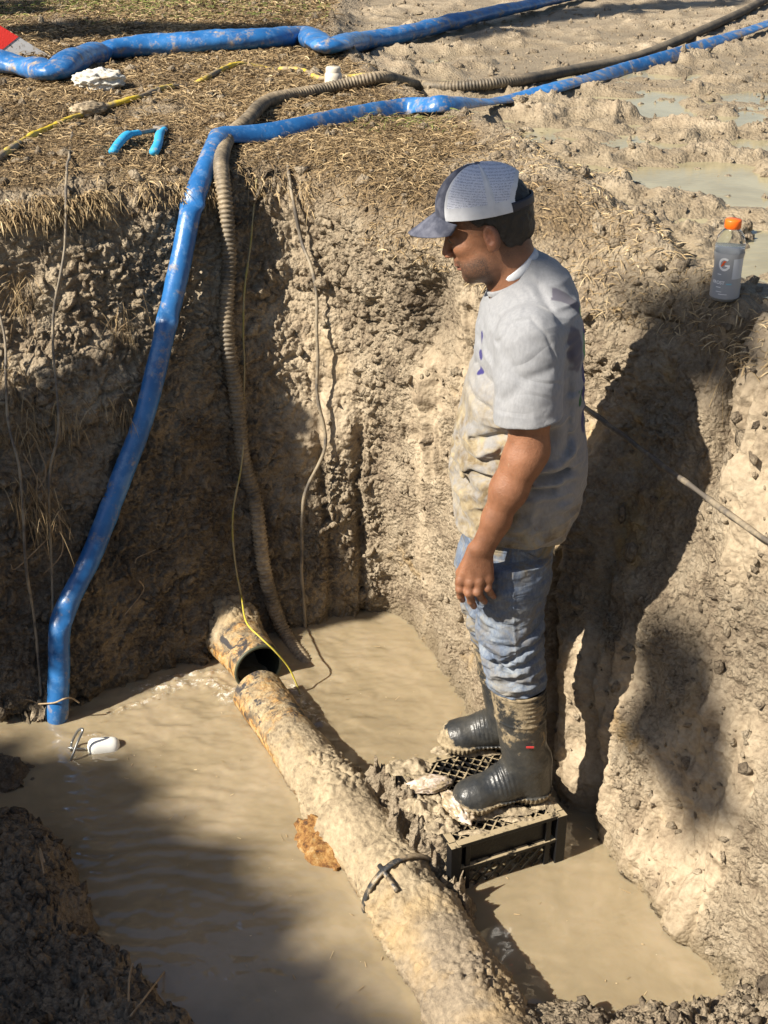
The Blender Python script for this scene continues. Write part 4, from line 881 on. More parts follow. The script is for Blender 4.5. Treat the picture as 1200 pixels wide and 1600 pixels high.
# ---- head in its own frame: x forward, y to his left (towards the camera), z up
HC = W(760, 349); ht = R(20); yw = R(7)
fw = np.array([-math.cos(ht) * math.cos(yw), math.cos(ht) * math.sin(yw), -math.sin(ht)]); sd_l = np.array([-math.sin(yw), -math.cos(yw), 0]); upv = np.cross(fw, sd_l); upv = upv if upv[2] > 0 else -upv
HM = np.stack([fw, sd_l, upv]); HS = 0.97
def toH(P): return (P - HC) @ HM.T / HS
def frH(Q): return np.asarray(Q) * HS @ HM + HC
def head_sdf(P):
    q = toH(P); q = q.copy(); s = q[:, 1].copy(); q[:, 1] = np.abs(q[:, 1])
    d = ell(q, (-.012, 0, .025), (.098, .076, .092))
    d = smin(d, ell(q, (.035, 0, -.045), (.058, .058, .080)), .03)
    d = smin(d, ell(q, (.030, .034, -.085), (.050, .026, .030)), .03)
    d = smin(d, cap(q, (.056, 0, -.102), (.074, 0, -.108), .026, .020), .022)
    d = smin(d, cap(q, (.070, .03, .022), (.086, .0, .020), .014, .013), .02)               # brow
    d = smin(d, ell(q, (.062, .036, -.028), (.026, .022, .018)), .02)                        # cheekbone
    d = smax(d, -ell(q, (.098, .031, -.002), (.017, .017, .011)), .012)                      # socket
    d = smin(d, ell(q, (.077, .031, -.003), (.015, .016, .011)), .005)                       # lids
    d = smin(d, cap(q, (.088, 0, .008), (.112, 0, -.036), .008, .011), .012)                 # nose
    d = smin(d, ell(q, (.106, .011, -.042), (.011, .008, .008)), .006)
    d = smax(d, -ell(q, (.107, .007, -.051), (.006, .003, .004)), .003)
    d = smin(d, ell(q, (.086, 0, -.062), (.016, .024, .014)), .01)
    d = smin(d, ell(q, (.094, 0, -.0705), (.010, .022, .0058)), .004)
    d = smin(d, ell(q, (.091, 0, -.082), (.010, .019, .0062)), .004)
    d = smax(d, -ell(q, (.104, 0, -.0762), (.012, .026, .0016)), .003)
    # ear
    e = smax(ell(q, (-.012, .081, -.018), (.019, .011, .032)), -ell(q, (-.007, .091, -.012), (.010, .008, .019)), .004)
    e = smin(e, ell(q, (-.002, .079, -.042), (.008, .006, .010)), .006)
    e = smin(e, cap(q, (.000, .082, -.022), (-.004, .083, -.016), .004, .003), .003)
    d = smin(d, e, .005)
    return d * HS
NK0, NK1 = W(795, 385), W(812, 455)
HY = -0.225                                            # near arm plane
SH = W(826, 523, -.17); ELB = W(826, 700, -.215); ELB2 = W(817, 718, -.22); FA = W(795, 765, -.225); WR = W(756, 852, HY)
def HP(cx, cy, dy): return W(660 + cx * .13333, 820 + cy * .13333, dy)
FING = [  # knuckle, middle joint, end joint, tip and radii
    ((448, 645, -.228), (440, 755, -.232), (448, 832, -.222), (470, 880, -.206), .0100),
    ((560, 672, -.236), (545, 800, -.244), (572, 895, -.230), (604, 955, -.212), .0104),
    ((672, 660, -.238), (650, 790, -.246), (690, 858, -.230), (730, 900, -.212), .0100),
    ((780, 625, -.232), (768, 745, -.240), (800, 800, -.228), (836, 842, -.212), .0088)]
def hand_sdf(P):
    w = HP(720, 290, HY + .004); ds = []
    for k, (a, b, c, t, r) in enumerate(FING):
        wk = w + (np.array(HP(a[0], 290, HY)) - w) * .45
        ds.append(cap(P, wk, HP(*a), .0165, .0125))
    d = union(ds, .012)
    d = smin(d, ell(P, HP(640, 480, HY + .016), (.034, .017, .046)), .014)
    for (a, b, c, t, r) in FING:
        A_, B_, C_, T_ = HP(*a), HP(*b), HP(*c), HP(*t)
        f = union([cap(P, A_, B_, r * 1.12, r * 1.0), ell(P, B_, (r * 1.08,) * 3), cap(P, B_, C_, r * 1.0, r * .92), cap(P, C_, T_, r * .92, r * .78)], .004)
        d = smin(d, f, .0055)
        d = smin(d, ell(P, HP(a[0], a[1] + 5, a[2] - .004), (.010, .010, .011)), .006)
    th = union([cap(P, HP(560, 400, HY + .025), HP(455, 560, HY + .045), .017, .0135), cap(P, HP(455, 560, HY + .045), HP(440, 690, HY + .050), .0125, .0115), cap(P, HP(440, 690, HY + .050), HP(470, 790, HY + .045), .0115, .009)], .006)
    return smin(d, th, .010)
def arm_sdf(P):
    d = union([cap(P, SH, W(826, 640, -.205), .060, .053), cap(P, W(826, 640, -.205), ELB, .052, .044), cap(P, ELB, ELB2, .0455, .045), cap(P, ELB2, FA, .046, .043), cap(P, FA, W(775, 810, -.226), .042, .031), cap(P, W(775, 810, -.226), WR, .031, .0255)], .02)
    d = smin(d, cap(P, W(780, 815, HY), WR, .028, .026, (1.0, .82, 1)), .012)
    d = smin(d, ell(P, W(843, 707, -.21), (.020, .022, .026)), .015)
    return smin(d, hand_sdf(P), .012)
def far_arm_sdf(P):
    s, e, w = W(815, 500, .17), W(838, 655, .215), W(800, 775, .20)
    d = union([cap(P, s, e, .058, .044), cap(P, e, w, .044, .027), ell(P, w + np.array([-.01, 0, -.055]), (.038, .018, .05))], .02)
    for i in range(4): d = smin(d, cap(P, w + np.array([-.035 + .018 * i, 0, -.09]), w + np.array([-.03 + .018 * i, -.018, -.155 + .008 * abs(i - 1.3)]), .0095, .0075), .004)
    return smin(d, cap(P, w + np.array([-.03, 0, -.03]), w + np.array([-.055, -.015, -.095]), .013, .009), .008)
def body_sdf(P):
    nk = union([cap(P, NK0, NK1, .054, .060), cap(P, W(772, 408), W(790, 452), .034, .04)], .02)
    d = smin(head_sdf(P), nk, .016)
    tor = union([ell(P, W(822, 560), (.085, .15, .20)), ell(P, W(812, 720), (.10, .13, .22))], .05)
    d = smin(d, tor, .03); d = smin(d, arm_sdf(P), .02); return smin(d, far_arm_sdf(P), .02)
person = empty('person', (W(810, 800)[0], YM, SOLE), 'man in a mud-stained grey t-shirt, jeans, rubber boots and mesh cap standing on the crate', 'person')
skin = mat('skin', rough=0.5, spec=0.4); g = G(skin)
sk = g.ramp(g.math('MULTIPLY_ADD', g.noise(35, 4, .6), .6, g.math('MULTIPLY', g.noise(8, 3), .4)), [(0.35, (0.20, 0.088, 0.046)), (0.65, (0.30, 0.138, 0.074))])
sk = g.mix(g.math('MULTIPLY', g.attr('stubble'), g.ramp(g.noise(420, 2, .7), [(0.35, .45), (0.6, 1.0)])), sk, (0.055, 0.035, 0.026)); sk = g.mix(g.attr('red'), sk, (0.40, 0.15, 0.10)); sk, km = mud_cover(g, sk, .16, 26, soft=.04); g.col(sk)
g.b.inputs['Subsurface Weight'].default_value = .15; g.b.inputs['Subsurface Radius'].default_value = (.01, .004, .002); g.b.inputs['Subsurface Scale'].default_value = .5
g.bump(g.math('ADD', g.noise(260, 4, .7), g.math('MULTIPLY', g.noise(70, 3), .6)), .45, .004)
V, Q = sdf_mesh(body_sdf, (W(640, 500)[0], 2.60, .80), (W(935, 500)[0], 3.20, 1.93), .0029)
q = toH(V); ay = np.abs(q[:, 1])
inhead = (np.linalg.norm(q - [0, 0, -.03], axis=1) < .16)
st = inhead * sstep(-.045, -.075, q[:, 2] + .35 * (q[:, 0] - .05) * 0) * sstep(.005, .03, q[:, 0]) * sstep(-.15, -.125, q[:, 2] - .1 * (q[:, 0] - .07))
st = np.maximum(st * .9, inhead * np.exp(-(((q[:, 0] - .088) / .022) ** 2 + ((q[:, 2] + .062) / .006) ** 2)) * .75)
st = np.maximum(st, inhead * .85 * np.exp(-(((q[:, 2] + .105) / .026) ** 2 + ((q[:, 0] - .070) / .045) ** 2)))
st = np.maximum(st, inhead * .55 * np.exp(-(((q[:, 2] + .085 + .5 * (q[:, 0] - .02)) / .022) ** 2 + ((q[:, 0] - .03) / .04) ** 2)) * (ay > .03))
st = np.maximum(st, inhead * .8 * np.exp(-(((q[:, 2] - .022) / .005) ** 2)) * sstep(.06, .075, q[:, 0]) * (ay > .012))
st = np.maximum(st, inhead * .5 * sstep(-.105, -.07, q[:, 2]) * sstep(-.0, -.03, q[:, 0]))
st = np.maximum(st, inhead * .55 * sstep(-.01, .02, q[:, 2]) * sstep(.055, .03, q[:, 0]))
red = inhead * (np.exp(-(((q[:, 0] - .092) / .014) ** 2 + ((q[:, 2] + .076) / .010) ** 2)) * .8 * (ay < .024) + np.exp(-(((q[:, 0] + .01) / .02) ** 2 + ((q[:, 2] + .018) / .03) ** 2)) * (ay > .074) * .5 + np.exp(-(((q[:, 0] - .112) / .012) ** 2 + ((q[:, 2] + .04) / .012) ** 2)) * .4)
nbn = fbm(V, 60, 2); body = link('body', mesh_np('body', V, Q, dict(stubble=np.clip(st * (1.35 + nbn * .4), 0, 1), red=np.clip(red * .6, 0, 1))), skin, person)
# eyes
for sg in (1, -1):
    V, Fq = lathe([(.0001, -.0105)] + [(.0105 * math.sin(a), -.0105 * math.cos(a)) for a in np.linspace(.2, 2.95, 12)] + [(.0001, .0105)], 16)
    link('eye', mesh_np('eye', frH(V[:, [2, 1, 0]] * np.array([1, 1, .75]) + np.array([.0835, sg * .031, -.006])), Fq), mat('eye_shaded', (.10, .07, .055), .2), person)  # eyeballs coloured dark to stand for the shadow over them
# fingernails are hidden by the curl; hair
hairm = mat('black_hair', (0.012, 0.010, 0.009), .55); g = G(hairm); g.bump(g.noise(300, 3, .7, vec=g.mapv((1, 1, .3))), .6, .004)
def hair_sdf(P):
    q = toH(P); ay = np.abs(q[:, 1]); d = smin(ell(q, (-.014, 0, .024), (.1045, .0835, .097)), ell(q, (-.050, 0, -.030), (.056, .062, .052)), .02)
    lowb = -.070 - .0 * q[:, 0]; edge = np.where(q[:, 0] < -.030, lowb, np.where(q[:, 0] < .010, .012, .030))
    t1 = sstep(-.045, -.008, q[:, 0]); edge = (-.066 - .012 * vnoise(P, 40)) * (1 - t1) + .014 * t1; edge = edge + np.clip(q[:, 0] - .012, 0, 1) * 1.2
    d = smax(d, (edge - q[:, 2]), .008); d = smax(d, q[:, 0] - .062, .01); sb = cap(q * [1, 0, 1] + [0, 0, 0], (.016, 0, .03), (.014, 0, -.012), .010, .006); 
    return d * HS + .0008 * vnoise(P, 260) + .002 * vnoise(P, 90)
V, Q = sdf_mesh(hair_sdf, HC - .17, HC + .17, .0026); link('hair', mesh_np('hair', V, Q), hairm, person)
# ---- cap
ct = R(11); cf = np.array([-math.cos(ct) * math.cos(yw), math.cos(ct) * math.sin(yw), -math.sin(ct)]); cu = np.cross(cf, sd_l); cu = cu if cu[2] > 0 else -cu; CMx = np.stack([cf, sd_l, cu]); CC = frH((-.006, 0, .036))
def frC(Q_): return np.asarray(Q_) @ CMx + CC
navy = mat('navy_cotton', (0.035, 0.04, 0.065), .85); g = G(navy); g.col(g.ramp(g.noise(40, 4), [(0.4, (0.04, 0.045, 0.07)), (0.65, (0.11, 0.115, 0.15))])); g.bump(g.noise(400, 2), .3, .002)
whc = mat('white_cotton', (0.74, 0.76, 0.80), .8); g = G(whc); g.col(g.ramp(g.noise(18, 4), [(0.35, (0.48, 0.49, 0.52)), (0.6, (0.64, 0.65, 0.68))])); g.bump(g.noise(500, 2), .3, .002)
mesh_m = mat('white_net', (0.40, 0.42, 0.50), .7); g = G(mesh_m); wv = g.nt.nodes.new('ShaderNodeTexWave'); wv.bands_direction = 'Z'; wv.inputs['Scale'].default_value = 60; g.set(wv.inputs['Vector'], g.tc); wv2 = g.nt.nodes.new('ShaderNodeTexVoronoi'); wv2.inputs['Scale'].default_value = 420; g.set(wv2.inputs['Vector'], g.tc)
g.col(g.mix(g.ramp(g.math('MULTIPLY_ADD', wv.outputs['Fac'], .4, g.math('MULTIPLY', wv2.outputs['Distance'], 1.0)), [(0.3, 0.0), (0.75, 1.0)]), (0.27, 0.29, 0.37), (0.60, 0.62, 0.70))); g.bump(wv2.outputs['Distance'], .4, .002)
capo = bpy.data.objects.new('cap', None); COL.objects.link(capo); capo.parent = person; capo.location = Vector(CC) - person.location
na, npz = 600, 170; th = np.linspace(0, 2 * math.pi, na, endpoint=False); ph = np.linspace(-.02, math.pi / 2 - .02, npz)
TH, PH = np.meshgrid(th, ph); cx = np.cos(TH) * np.cos(PH) ** .85; cy = np.sin(TH) * np.cos(PH) ** .85; cz = np.sin(PH)
rx = np.where(np.cos(TH) > 0, .111, .113)
rz = .102; V = np.stack([cx * rx, cy * .093, cz * rz + .003 * np.cos(TH) * 0], -1); V += (.0022 * fbm(V, 26, 3, 2.))[..., None] * np.stack([cx, cy, cz], -1)
seam = np.zeros(TH.shape)
for a0 in (42, 105, 255, 318, 0, 180): seam += np.exp(-(((np.degrees(TH) - a0 + 180) % 360 - 180) / 2.2) ** 2)
V += (.0012 * seam)[..., None] * np.stack([cx, cy, cz], -1)
Fq = grid_faces(npz, na, True); fc = frC(V.reshape(-1, 3)); ang = (np.degrees(TH) + 180) % 360 - 180; A_ = np.abs(ang).ravel()[Fq[:, 0]]; H_ = V[..., 2].ravel()[Fq[:, 0]]; yy = V[..., 1].ravel()[Fq[:, 0]]
opn = (A_ > 100) & ((np.abs(yy) / .070) ** 2 + (H_ / .066) ** 2 < 1)
rim = (A_ > 100) & ((np.abs(yy) / .077) ** 2 + (H_ / .074) ** 2 < 1)
mi = np.where(A_ < 40, 0, 2); mi = np.where((A_ >= 40) & (A_ < 45), 1, mi); mi = np.where((A_ > 40) & (H_ < .026), 1, mi); mi = np.where(np.abs(A_ - 103) < 4.5, 1, mi); mi = np.where((A_ > 60) & (A_ > 176), 1, mi); mi = np.where(rim, 1, mi)
o = link('cap_crown', mesh_np('cap_crown', fc, Fq[~opn], None, mi[~opn]), [navy, whc, mesh_m], capo); m = o.modifiers.new('solid', 'SOLIDIFY'); m.thickness = .0025; m.offset = -1
V, Fq = lathe([(.0001, .004), (.005, .003), (.007, 0), (.007, -.004)], 16); link('cap_button', mesh_np('cap_button', frC(V + [0, 0, .102]), Fq), navy, capo)
t_ = np.linspace(-58, 58, 46); r_ = np.linspace(0, 1, 16); T2, R2 = np.meshgrid(np.radians(t_), r_)
bx0, by0 = .108 * np.cos(T2), .091 * np.sin(T2); out = .072 * np.cos(T2 * 1.45) ** .6
bx_ = bx0 + R2 * out; by_ = by0 * (1 - .12 * R2); bz_ = .006 - R2 * out * math.tan(R(27)) - 5.2 * by_ ** 2 * (.5 + R2 * .7)
o = link('cap_brim', mesh_np('cap_brim', frC(np.stack([bx_, by_, bz_], -1).reshape(-1, 3)), grid_faces(16, 46)), navy, capo); m = o.modifiers.new('solid', 'SOLIDIFY'); m.thickness = .0045
t_ = np.radians(np.linspace(127, 233, 40)); V = np.array([[(.115 * math.cos(a), .094 * math.sin(a), z) for a in t_] for z in (-.003, .003, .012, .018)]).reshape(-1, 3); o = link('cap_strap', mesh_np('cap_strap', frC(V), grid_faces(4, 40)), mat('dark_strap', (.02, .022, .035), .6), capo); m = o.modifiers.new('solid', 'SOLIDIFY'); m.thickness = .004
# ---- t-shirt
ROWS = [(398, 812, 856, .045), (412, 806, 876, .070), (425, 798, 887, .090), (440, 785, 895, .115), (452, 772, 899, .145), (466, 760, 902, .175), (485, 751, 905, .195), (510, 746, 908, .200), (545, 741, 909, .203), (585, 733, 910, .198), (625, 722, 910, .192), (665, 713, 912, .190), (705, 707, 914, .190), (745, 704, 911, .190), (780, 708, 899, .188), (815, 714, 886, .184), (860, 722, 876, .18)]
rz_ = np.array([W(700, r[0])[2] for r in ROWS]); rf = np.array([W(r[1], r[0])[0] for r in ROWS]); rb_ = np.array([W(r[2], r[0])[0] for r in ROWS]); rw = np.array([r[3] for r in ROWS])
o_ = np.argsort(rz_); rz_, rf, rb_, rw = rz_[o_], rf[o_], rb_[o_], rw[o_]
def loft(P, infl=0.0):
    z = P[:, 2]; f, b, w = np.interp(z, rz_, rf), np.interp(z, rz_, rb_), np.interp(z, rz_, rw); c = (f + b) / 2; a = (b - f) / 2 + infl; w = w + infl
    k = (np.abs((P[:, 0] - c) / a) ** 2.3 + np.abs((P[:, 1] - YM) / w) ** 2.3) ** (1 / 2.3); d = (k - 1) * np.minimum(a, w) * .9
    return np.maximum(d, z - rz_[-1])
def crease(P, pts, w, dep, dy=-.2):
    S = [W(a, b, dy) for a, b in pts]; r = np.full(len(P), 9.0)
    for a, b in zip(S[:-1], S[1:]):
        ab = (b - a)[[0, 2]]; q = P[:, [0, 2]] - a[[0, 2]]; t = np.clip(q @ ab / (ab @ ab), 0, 1); r = np.minimum(r, np.linalg.norm(q - t[:, None] * ab, axis=1))
    return dep * np.exp(-(r / w) ** 2)
CRE = [([(772, 615), (750, 605), (735, 590)], .010, .009), ([(772, 655), (750, 650), (728, 640)], .010, .008), ([(792, 687), (768, 697), (742, 712)], .011, .014), ([(790, 722), (760, 735), (730, 735), (722, 722)], .010, .009),
       ([(768, 757), (740, 757), (733, 765), (738, 785)], .009, .013), ([(840, 748), (868, 753), (888, 748)], .011, .015), ([(835, 770), (865, 774)], .009, .010), ([(835, 735), (880, 732), (900, 715)], .012, -.012), ([(836, 763), (880, 760)], .009, -.012), ([(775, 705), (745, 725)], .010, -.009), ([(725, 780), (745, 810), (780, 826)], .010, .007),
       ([(862, 500), (880, 560), (883, 640)], .012, .007), ([(893, 560), (893, 660), (890, 720)], .010, .006), ([(850, 470), (872, 520)], .010, .006), ([(760, 470), (752, 520), (748, 560)], .010, .005), ([(800, 470), (790, 500)], .012, -.004)]
slv_n = nrm_(np.array([.10, -.05, -1.0])); SLH = W(824, 660, -.235)
def sleeve(P, s=-1):
    a, b = (SH, W(826, 668, -.212)) if s < 0 else (W(815, 500, .16), W(835, 640, .215))
    d = cap(P, a + np.array([0, 0, -.012]), b, .078, .079, (1, .93, 1))
    hm = SLH if s < 0 else W(835, 640, .215); d = smax(d, (P - hm) @ slv_n, .004); return d
def fold_noise(P):
    z = P[:, 2:3]; Q = np.concatenate([P[:, :2] * 1.0, z * 2.2], 1); low = sstep(1.42, 1.08, P[:, 2])
    n = fbm(Q + .04 * np.stack([vnoise(P, 8)] * 3, 1), 7, 3, 3.); v = fbm(P * np.array([1, 1, .35]), 15, 2, 9.)
    return (.5 - np.abs(n) * 2.2) * (.006 + .007 * low) + v * .004
def shirt_sdf(P, thin=0):
    t = loft(P)
    for c, w, dep in CRE: t = t + crease(P, c, w, dep) * (P[:, 1] < YM - .02)
    t = t - fold_noise(P)
    s1, s2 = sleeve(P, -1) - .5 * fold_noise(P) , sleeve(P, 1)
    s1 = s1 + crease(P, [(790, 640), (830, 600), (865, 590)], .012, .004, -.29) + crease(P, [(785, 560), (815, 600)], .012, .004, -.29)
    d = smin(smin(t, s1, .018), s2, .02)
    # armhole seam
    d = d + crease(P, [(778, 545), (800, 508), (830, 500), (852, 520), (868, 560), (872, 600)], .0035, .003, -.22) * (P[:, 1] < YM - .10)
    hem = .998 + .008 * vnoise(P * [1, 1, 0], 14) ; d = smax(d, hem - P[:, 2], .004)
    d = smax(d, -(cap(P, W(786, 400), W(808, 465), .058, .062)), .004)   # neck opening
    return d
shm = mat('grey_tshirt', rough=.9, spec=.2); g = G(shm)
bs = g.ramp(g.math('MULTIPLY_ADD', g.noise(160, 3, .7, vec=g.mapv((1, 1, .35))), .7, g.math('MULTIPLY', g.noise(12, 3), .3)), [(0.36, (0.215, 0.22, 0.235)), (0.64, (0.27, 0.275, 0.29))])
stn = g.math('MULTIPLY', g.attr('stain'), g.ramp(g.noise(15, 6, .7, dist=.8), [(0.36, .25), (0.56, 1.0)])); bs = g.mix(stn, bs, g.ramp(g.noise(22, 5, .7), [(0.38, (0.15, 0.11, 0.06)), (0.62, (0.33, 0.27, 0.17))]))
bs = g.mix(g.attr('navy'), bs, (0.03, 0.025, 0.13)); bs = g.mix(g.attr('charcoal'), bs, (0.10, 0.095, 0.12)); bs = g.mix(g.attr('green'), bs, (0.12, 0.30, 0.07)); g.col(bs)
g.b.inputs['Sheen Weight'].default_value = .2; wk = g.math('ABSOLUTE', g.math('SUBTRACT', g.noise(4.5, 2, .5, vec=g.mapv((1, 1, 1.7)), dist=.8), .5)); g.bump(g.math('ADD', g.math('MULTIPLY', g.noise(450, 2, .6), .35), g.math('MULTIPLY', g.ramp(wk, [(0.0, 0.0), (.10, 1.0)]), 1.3)), .38, .004)
V, Q = sdf_mesh(shirt_sdf, (W(690, 700)[0], 2.60, .97), (W(930, 500)[0], 3.20, 1.80), .0032)
y, z, x = V[:, 1], V[:, 2], V[:, 0]; xc = np.interp(z, rz_, (rf + rb_) / 2)
frn = sstep(.10, -.10, x - xc); low = sstep(1.48, 1.25, z)
stain = np.clip(low * (frn * 1.0 + .12) + sstep(1.12, 1.02, z) * .75, 0, 1) * (1 - .8 * ((np.abs(y - YM) > .215) & (z > 1.28)))
def blob(cy, cz, ry, rz, rot=0.): a, b = y - cy, z - cz; c, s = math.cos(rot), math.sin(rot); return 1 - sstep(.85, 1.1, np.sqrt(((a * c + b * s) / ry) ** 2 + ((-a * s + b * c) / rz) ** 2) + .25 * fbm(V, 45, 2, 6.))
bk = (x > xc + .02); fr_ = (x < xc - .02)
navy_ = bk * np.maximum.reduce([blob(2.88, 1.52, .070, .055, .3), blob(2.87, 1.41, .065, .07), blob(2.86, 1.30, .05, .045)]) + fr_ * np.maximum.reduce([blob(2.835, 1.50, .012, .016), blob(2.83, 1.46, .015, .012), blob(2.835, 1.42, .012, .012)])
char_ = bk * np.maximum.reduce([blob(2.805, 1.60, .018, .045, .35), blob(2.765, 1.50, .022, .055, .2)]); grn_ = bk * np.maximum.reduce([blob(2.83, 1.56, .022, .014, -.5), blob(2.81, 1.49, .010, .035)])
link('tshirt', mesh_np('tshirt', V, Q, dict(stain=stain, navy=navy_, charcoal=char_ * (1 - grn_), green=grn_)), shm, person); tsh = bpy.data.objects['tshirt']
SB = BVHTree.FromPolygons([Vector(v) for v in V], Q.tolist())
V2, Fs = text_mesh('B:', .052, True); mb = MB(); 
dd = []
for v in V2:
    h_ = SB.ray_cast(Vector(CAM), Vector(ray(0, 0))) if False else SB.ray_cast(Vector((2.0, 2.785 + v[0], 1.372 + v[1])), Vector((-1, 0, 0)))
    dd.append(h_[0] + h_[1] * .0012 if h_[0] else Vector((0.5, 2.795 + v[0], 1.372 + v[1])))
mb.add(dd, Fs); mb.build('back_letter', mat('green_print', (0.03, 0.14, 0.05), .8), tsh)
# collar rib and the white undershirt band inside it
def neck_ring(name, c, nrmv, r, w, th_, matl, sc=(1, 1), n=60, par=None, lift=0.):
    c = np.array(c); nv = nrm_(np.array(nrmv, float)); u = nrm_(np.cross(nv, (0, 1, 0))); v = np.cross(nv, u); a = np.linspace(0, 2 * math.pi, n, endpoint=False); V = []
    for k in np.linspace(0, 2 * math.pi, 10, endpoint=False):
        V.append(c + ((r + th_ * math.cos(k)) * sc[0] * np.cos(a))[:, None] * u + ((r + th_ * math.cos(k)) * sc[1] * np.sin(a))[:, None] * v + nv * (w * math.sin(k)) + (lift * np.cos(a))[:, None] * nv)
    V = np.array(V); Fq = grid_faces(10, n, True); Fq = np.vstack([Fq, np.stack([9 * n + np.arange(n), 9 * n + (np.arange(n) + 1) % n, (np.arange(n) + 1) % n, np.arange(n)], 1)])
    return link(name, mesh_np(name, V.reshape(-1, 3), Fq), matl, par)
neck_ring('shirt_collar', W(801, 436), (-.62, 0, 1), .064, .009, .004, shm, (1.0, .98), par=tsh)
neck_ring('undershirt_collar', W(806, 417), (-.85, 0, 1), .0575, .010, .004, whc, (1.0, .98), par=person)
# ---- jeans
NY, FY = -.105, .105
def jeans_sdf(P):
    nl = union([cap(P, W(802, 800, NY), W(796, 900, NY), .108, .098), cap(P, W(796, 900, NY), W(797, 985, NY), .096, .080), cap(P, W(797, 985, NY), W(809, 1082, NY), .080, .0725)], .03)
    fl = union([cap(P, W(792, 800, FY), W(768, 880, FY), .105, .092), cap(P, W(768, 880, FY), W(768, 945, FY), .090, .074), cap(P, W(768, 945, FY), W(777, 1008, FY), .072, .064)], .03)
    d = smin(smin(nl, fl, .02), ell(P, W(812, 790), (.115, .17, .10)), .04)
    n1 = fbm(P * [1, 1, 2.2], 12, 3, 5.); n2 = fbm(P * [1, 1, 1.6], 24, 2, 15.); lowk = sstep(.80, .60, P[:, 2])
    d = d - (.5 - 2.0 * np.abs(n1)) * (.005 + .010 * lowk) - n2 * .003
    d = np.where(P[:, 2] > .95, smax(d, loft(P) + .014, .01), d)
    for c, w, dep in [([(850, 1010), (820, 1020), (785, 1040)], .008, .010), ([(852, 1032), (825, 1040), (790, 1052)], .008, .010), ([(848, 990), (815, 1000)], .008, .008), ([(770, 1030), (778, 1045), (800, 1055)], .008, .012), ([(818, 880), (840, 900)], .008, .005), ([(800, 850), (802, 960), (808, 1050)], .0025, -.0025), ([(868, 850), (845, 885), (815, 868)], .003, .004)]:
        d = d + crease(P, c, w, dep, NY - .08) * (P[:, 1] < YM)
    cutn = W(809, 1069, NY)[2]; cutf = W(777, 1006, FY)[2]; cut = np.where(P[:, 1] < YM, cutn, cutf)
    return smax(d, np.maximum(cut - P[:, 2], P[:, 2] - 1.06), .006)
jm_ = mat('faded_denim', rough=.9, spec=.2); g = G(jm_); dn = g.math('MULTIPLY_ADD', g.noise(11, 5, .65), .6, g.math('MULTIPLY', g.noise(180, 3, .7, vec=g.mapv((1, 1, .3))), .4))
c = g.ramp(dn, [(0.34, (0.075, 0.10, 0.155)), (0.50, (0.135, 0.165, 0.22)), (0.66, (0.25, 0.275, 0.30))]); st_ = g.ramp(g.noise(13, 6, .7, vec=g.mapv((1, 1, 1), (1, 2, 0)), dist=.6), [(0.47, 0.0), (0.60, .85)])
c = g.mix(g.math('MULTIPLY', st_, g.attr('stain')), c, (0.22, 0.175, 0.10)); g.col(c); wk = g.math('ABSOLUTE', g.math('SUBTRACT', g.noise(8, 2, .5, vec=g.mapv((1, 1, 2.0)), dist=1.0), .5)); g.bump(g.math('ADD', g.math('MULTIPLY', g.noise(380, 2, .6), .4), g.math('MULTIPLY', g.ramp(wk, [(0.0, 0.0), (.12, 1.0)]), 1.6)), .45, .004)
V, Q = sdf_mesh(jeans_sdf, (W(690, 900)[0], 2.62, .44), (W(900, 900)[0], 3.20, 1.10), .0032); zz = V[:, 2]
stj = np.clip(.45 + .6 * sstep(.62, .5, zz) + .6 * sstep(.9, .98, zz) + .35 * (V[:, 1] > YM), 0, 1); link('jeans', mesh_np('jeans', V, Q, dict(stain=stj)), jm_, person)
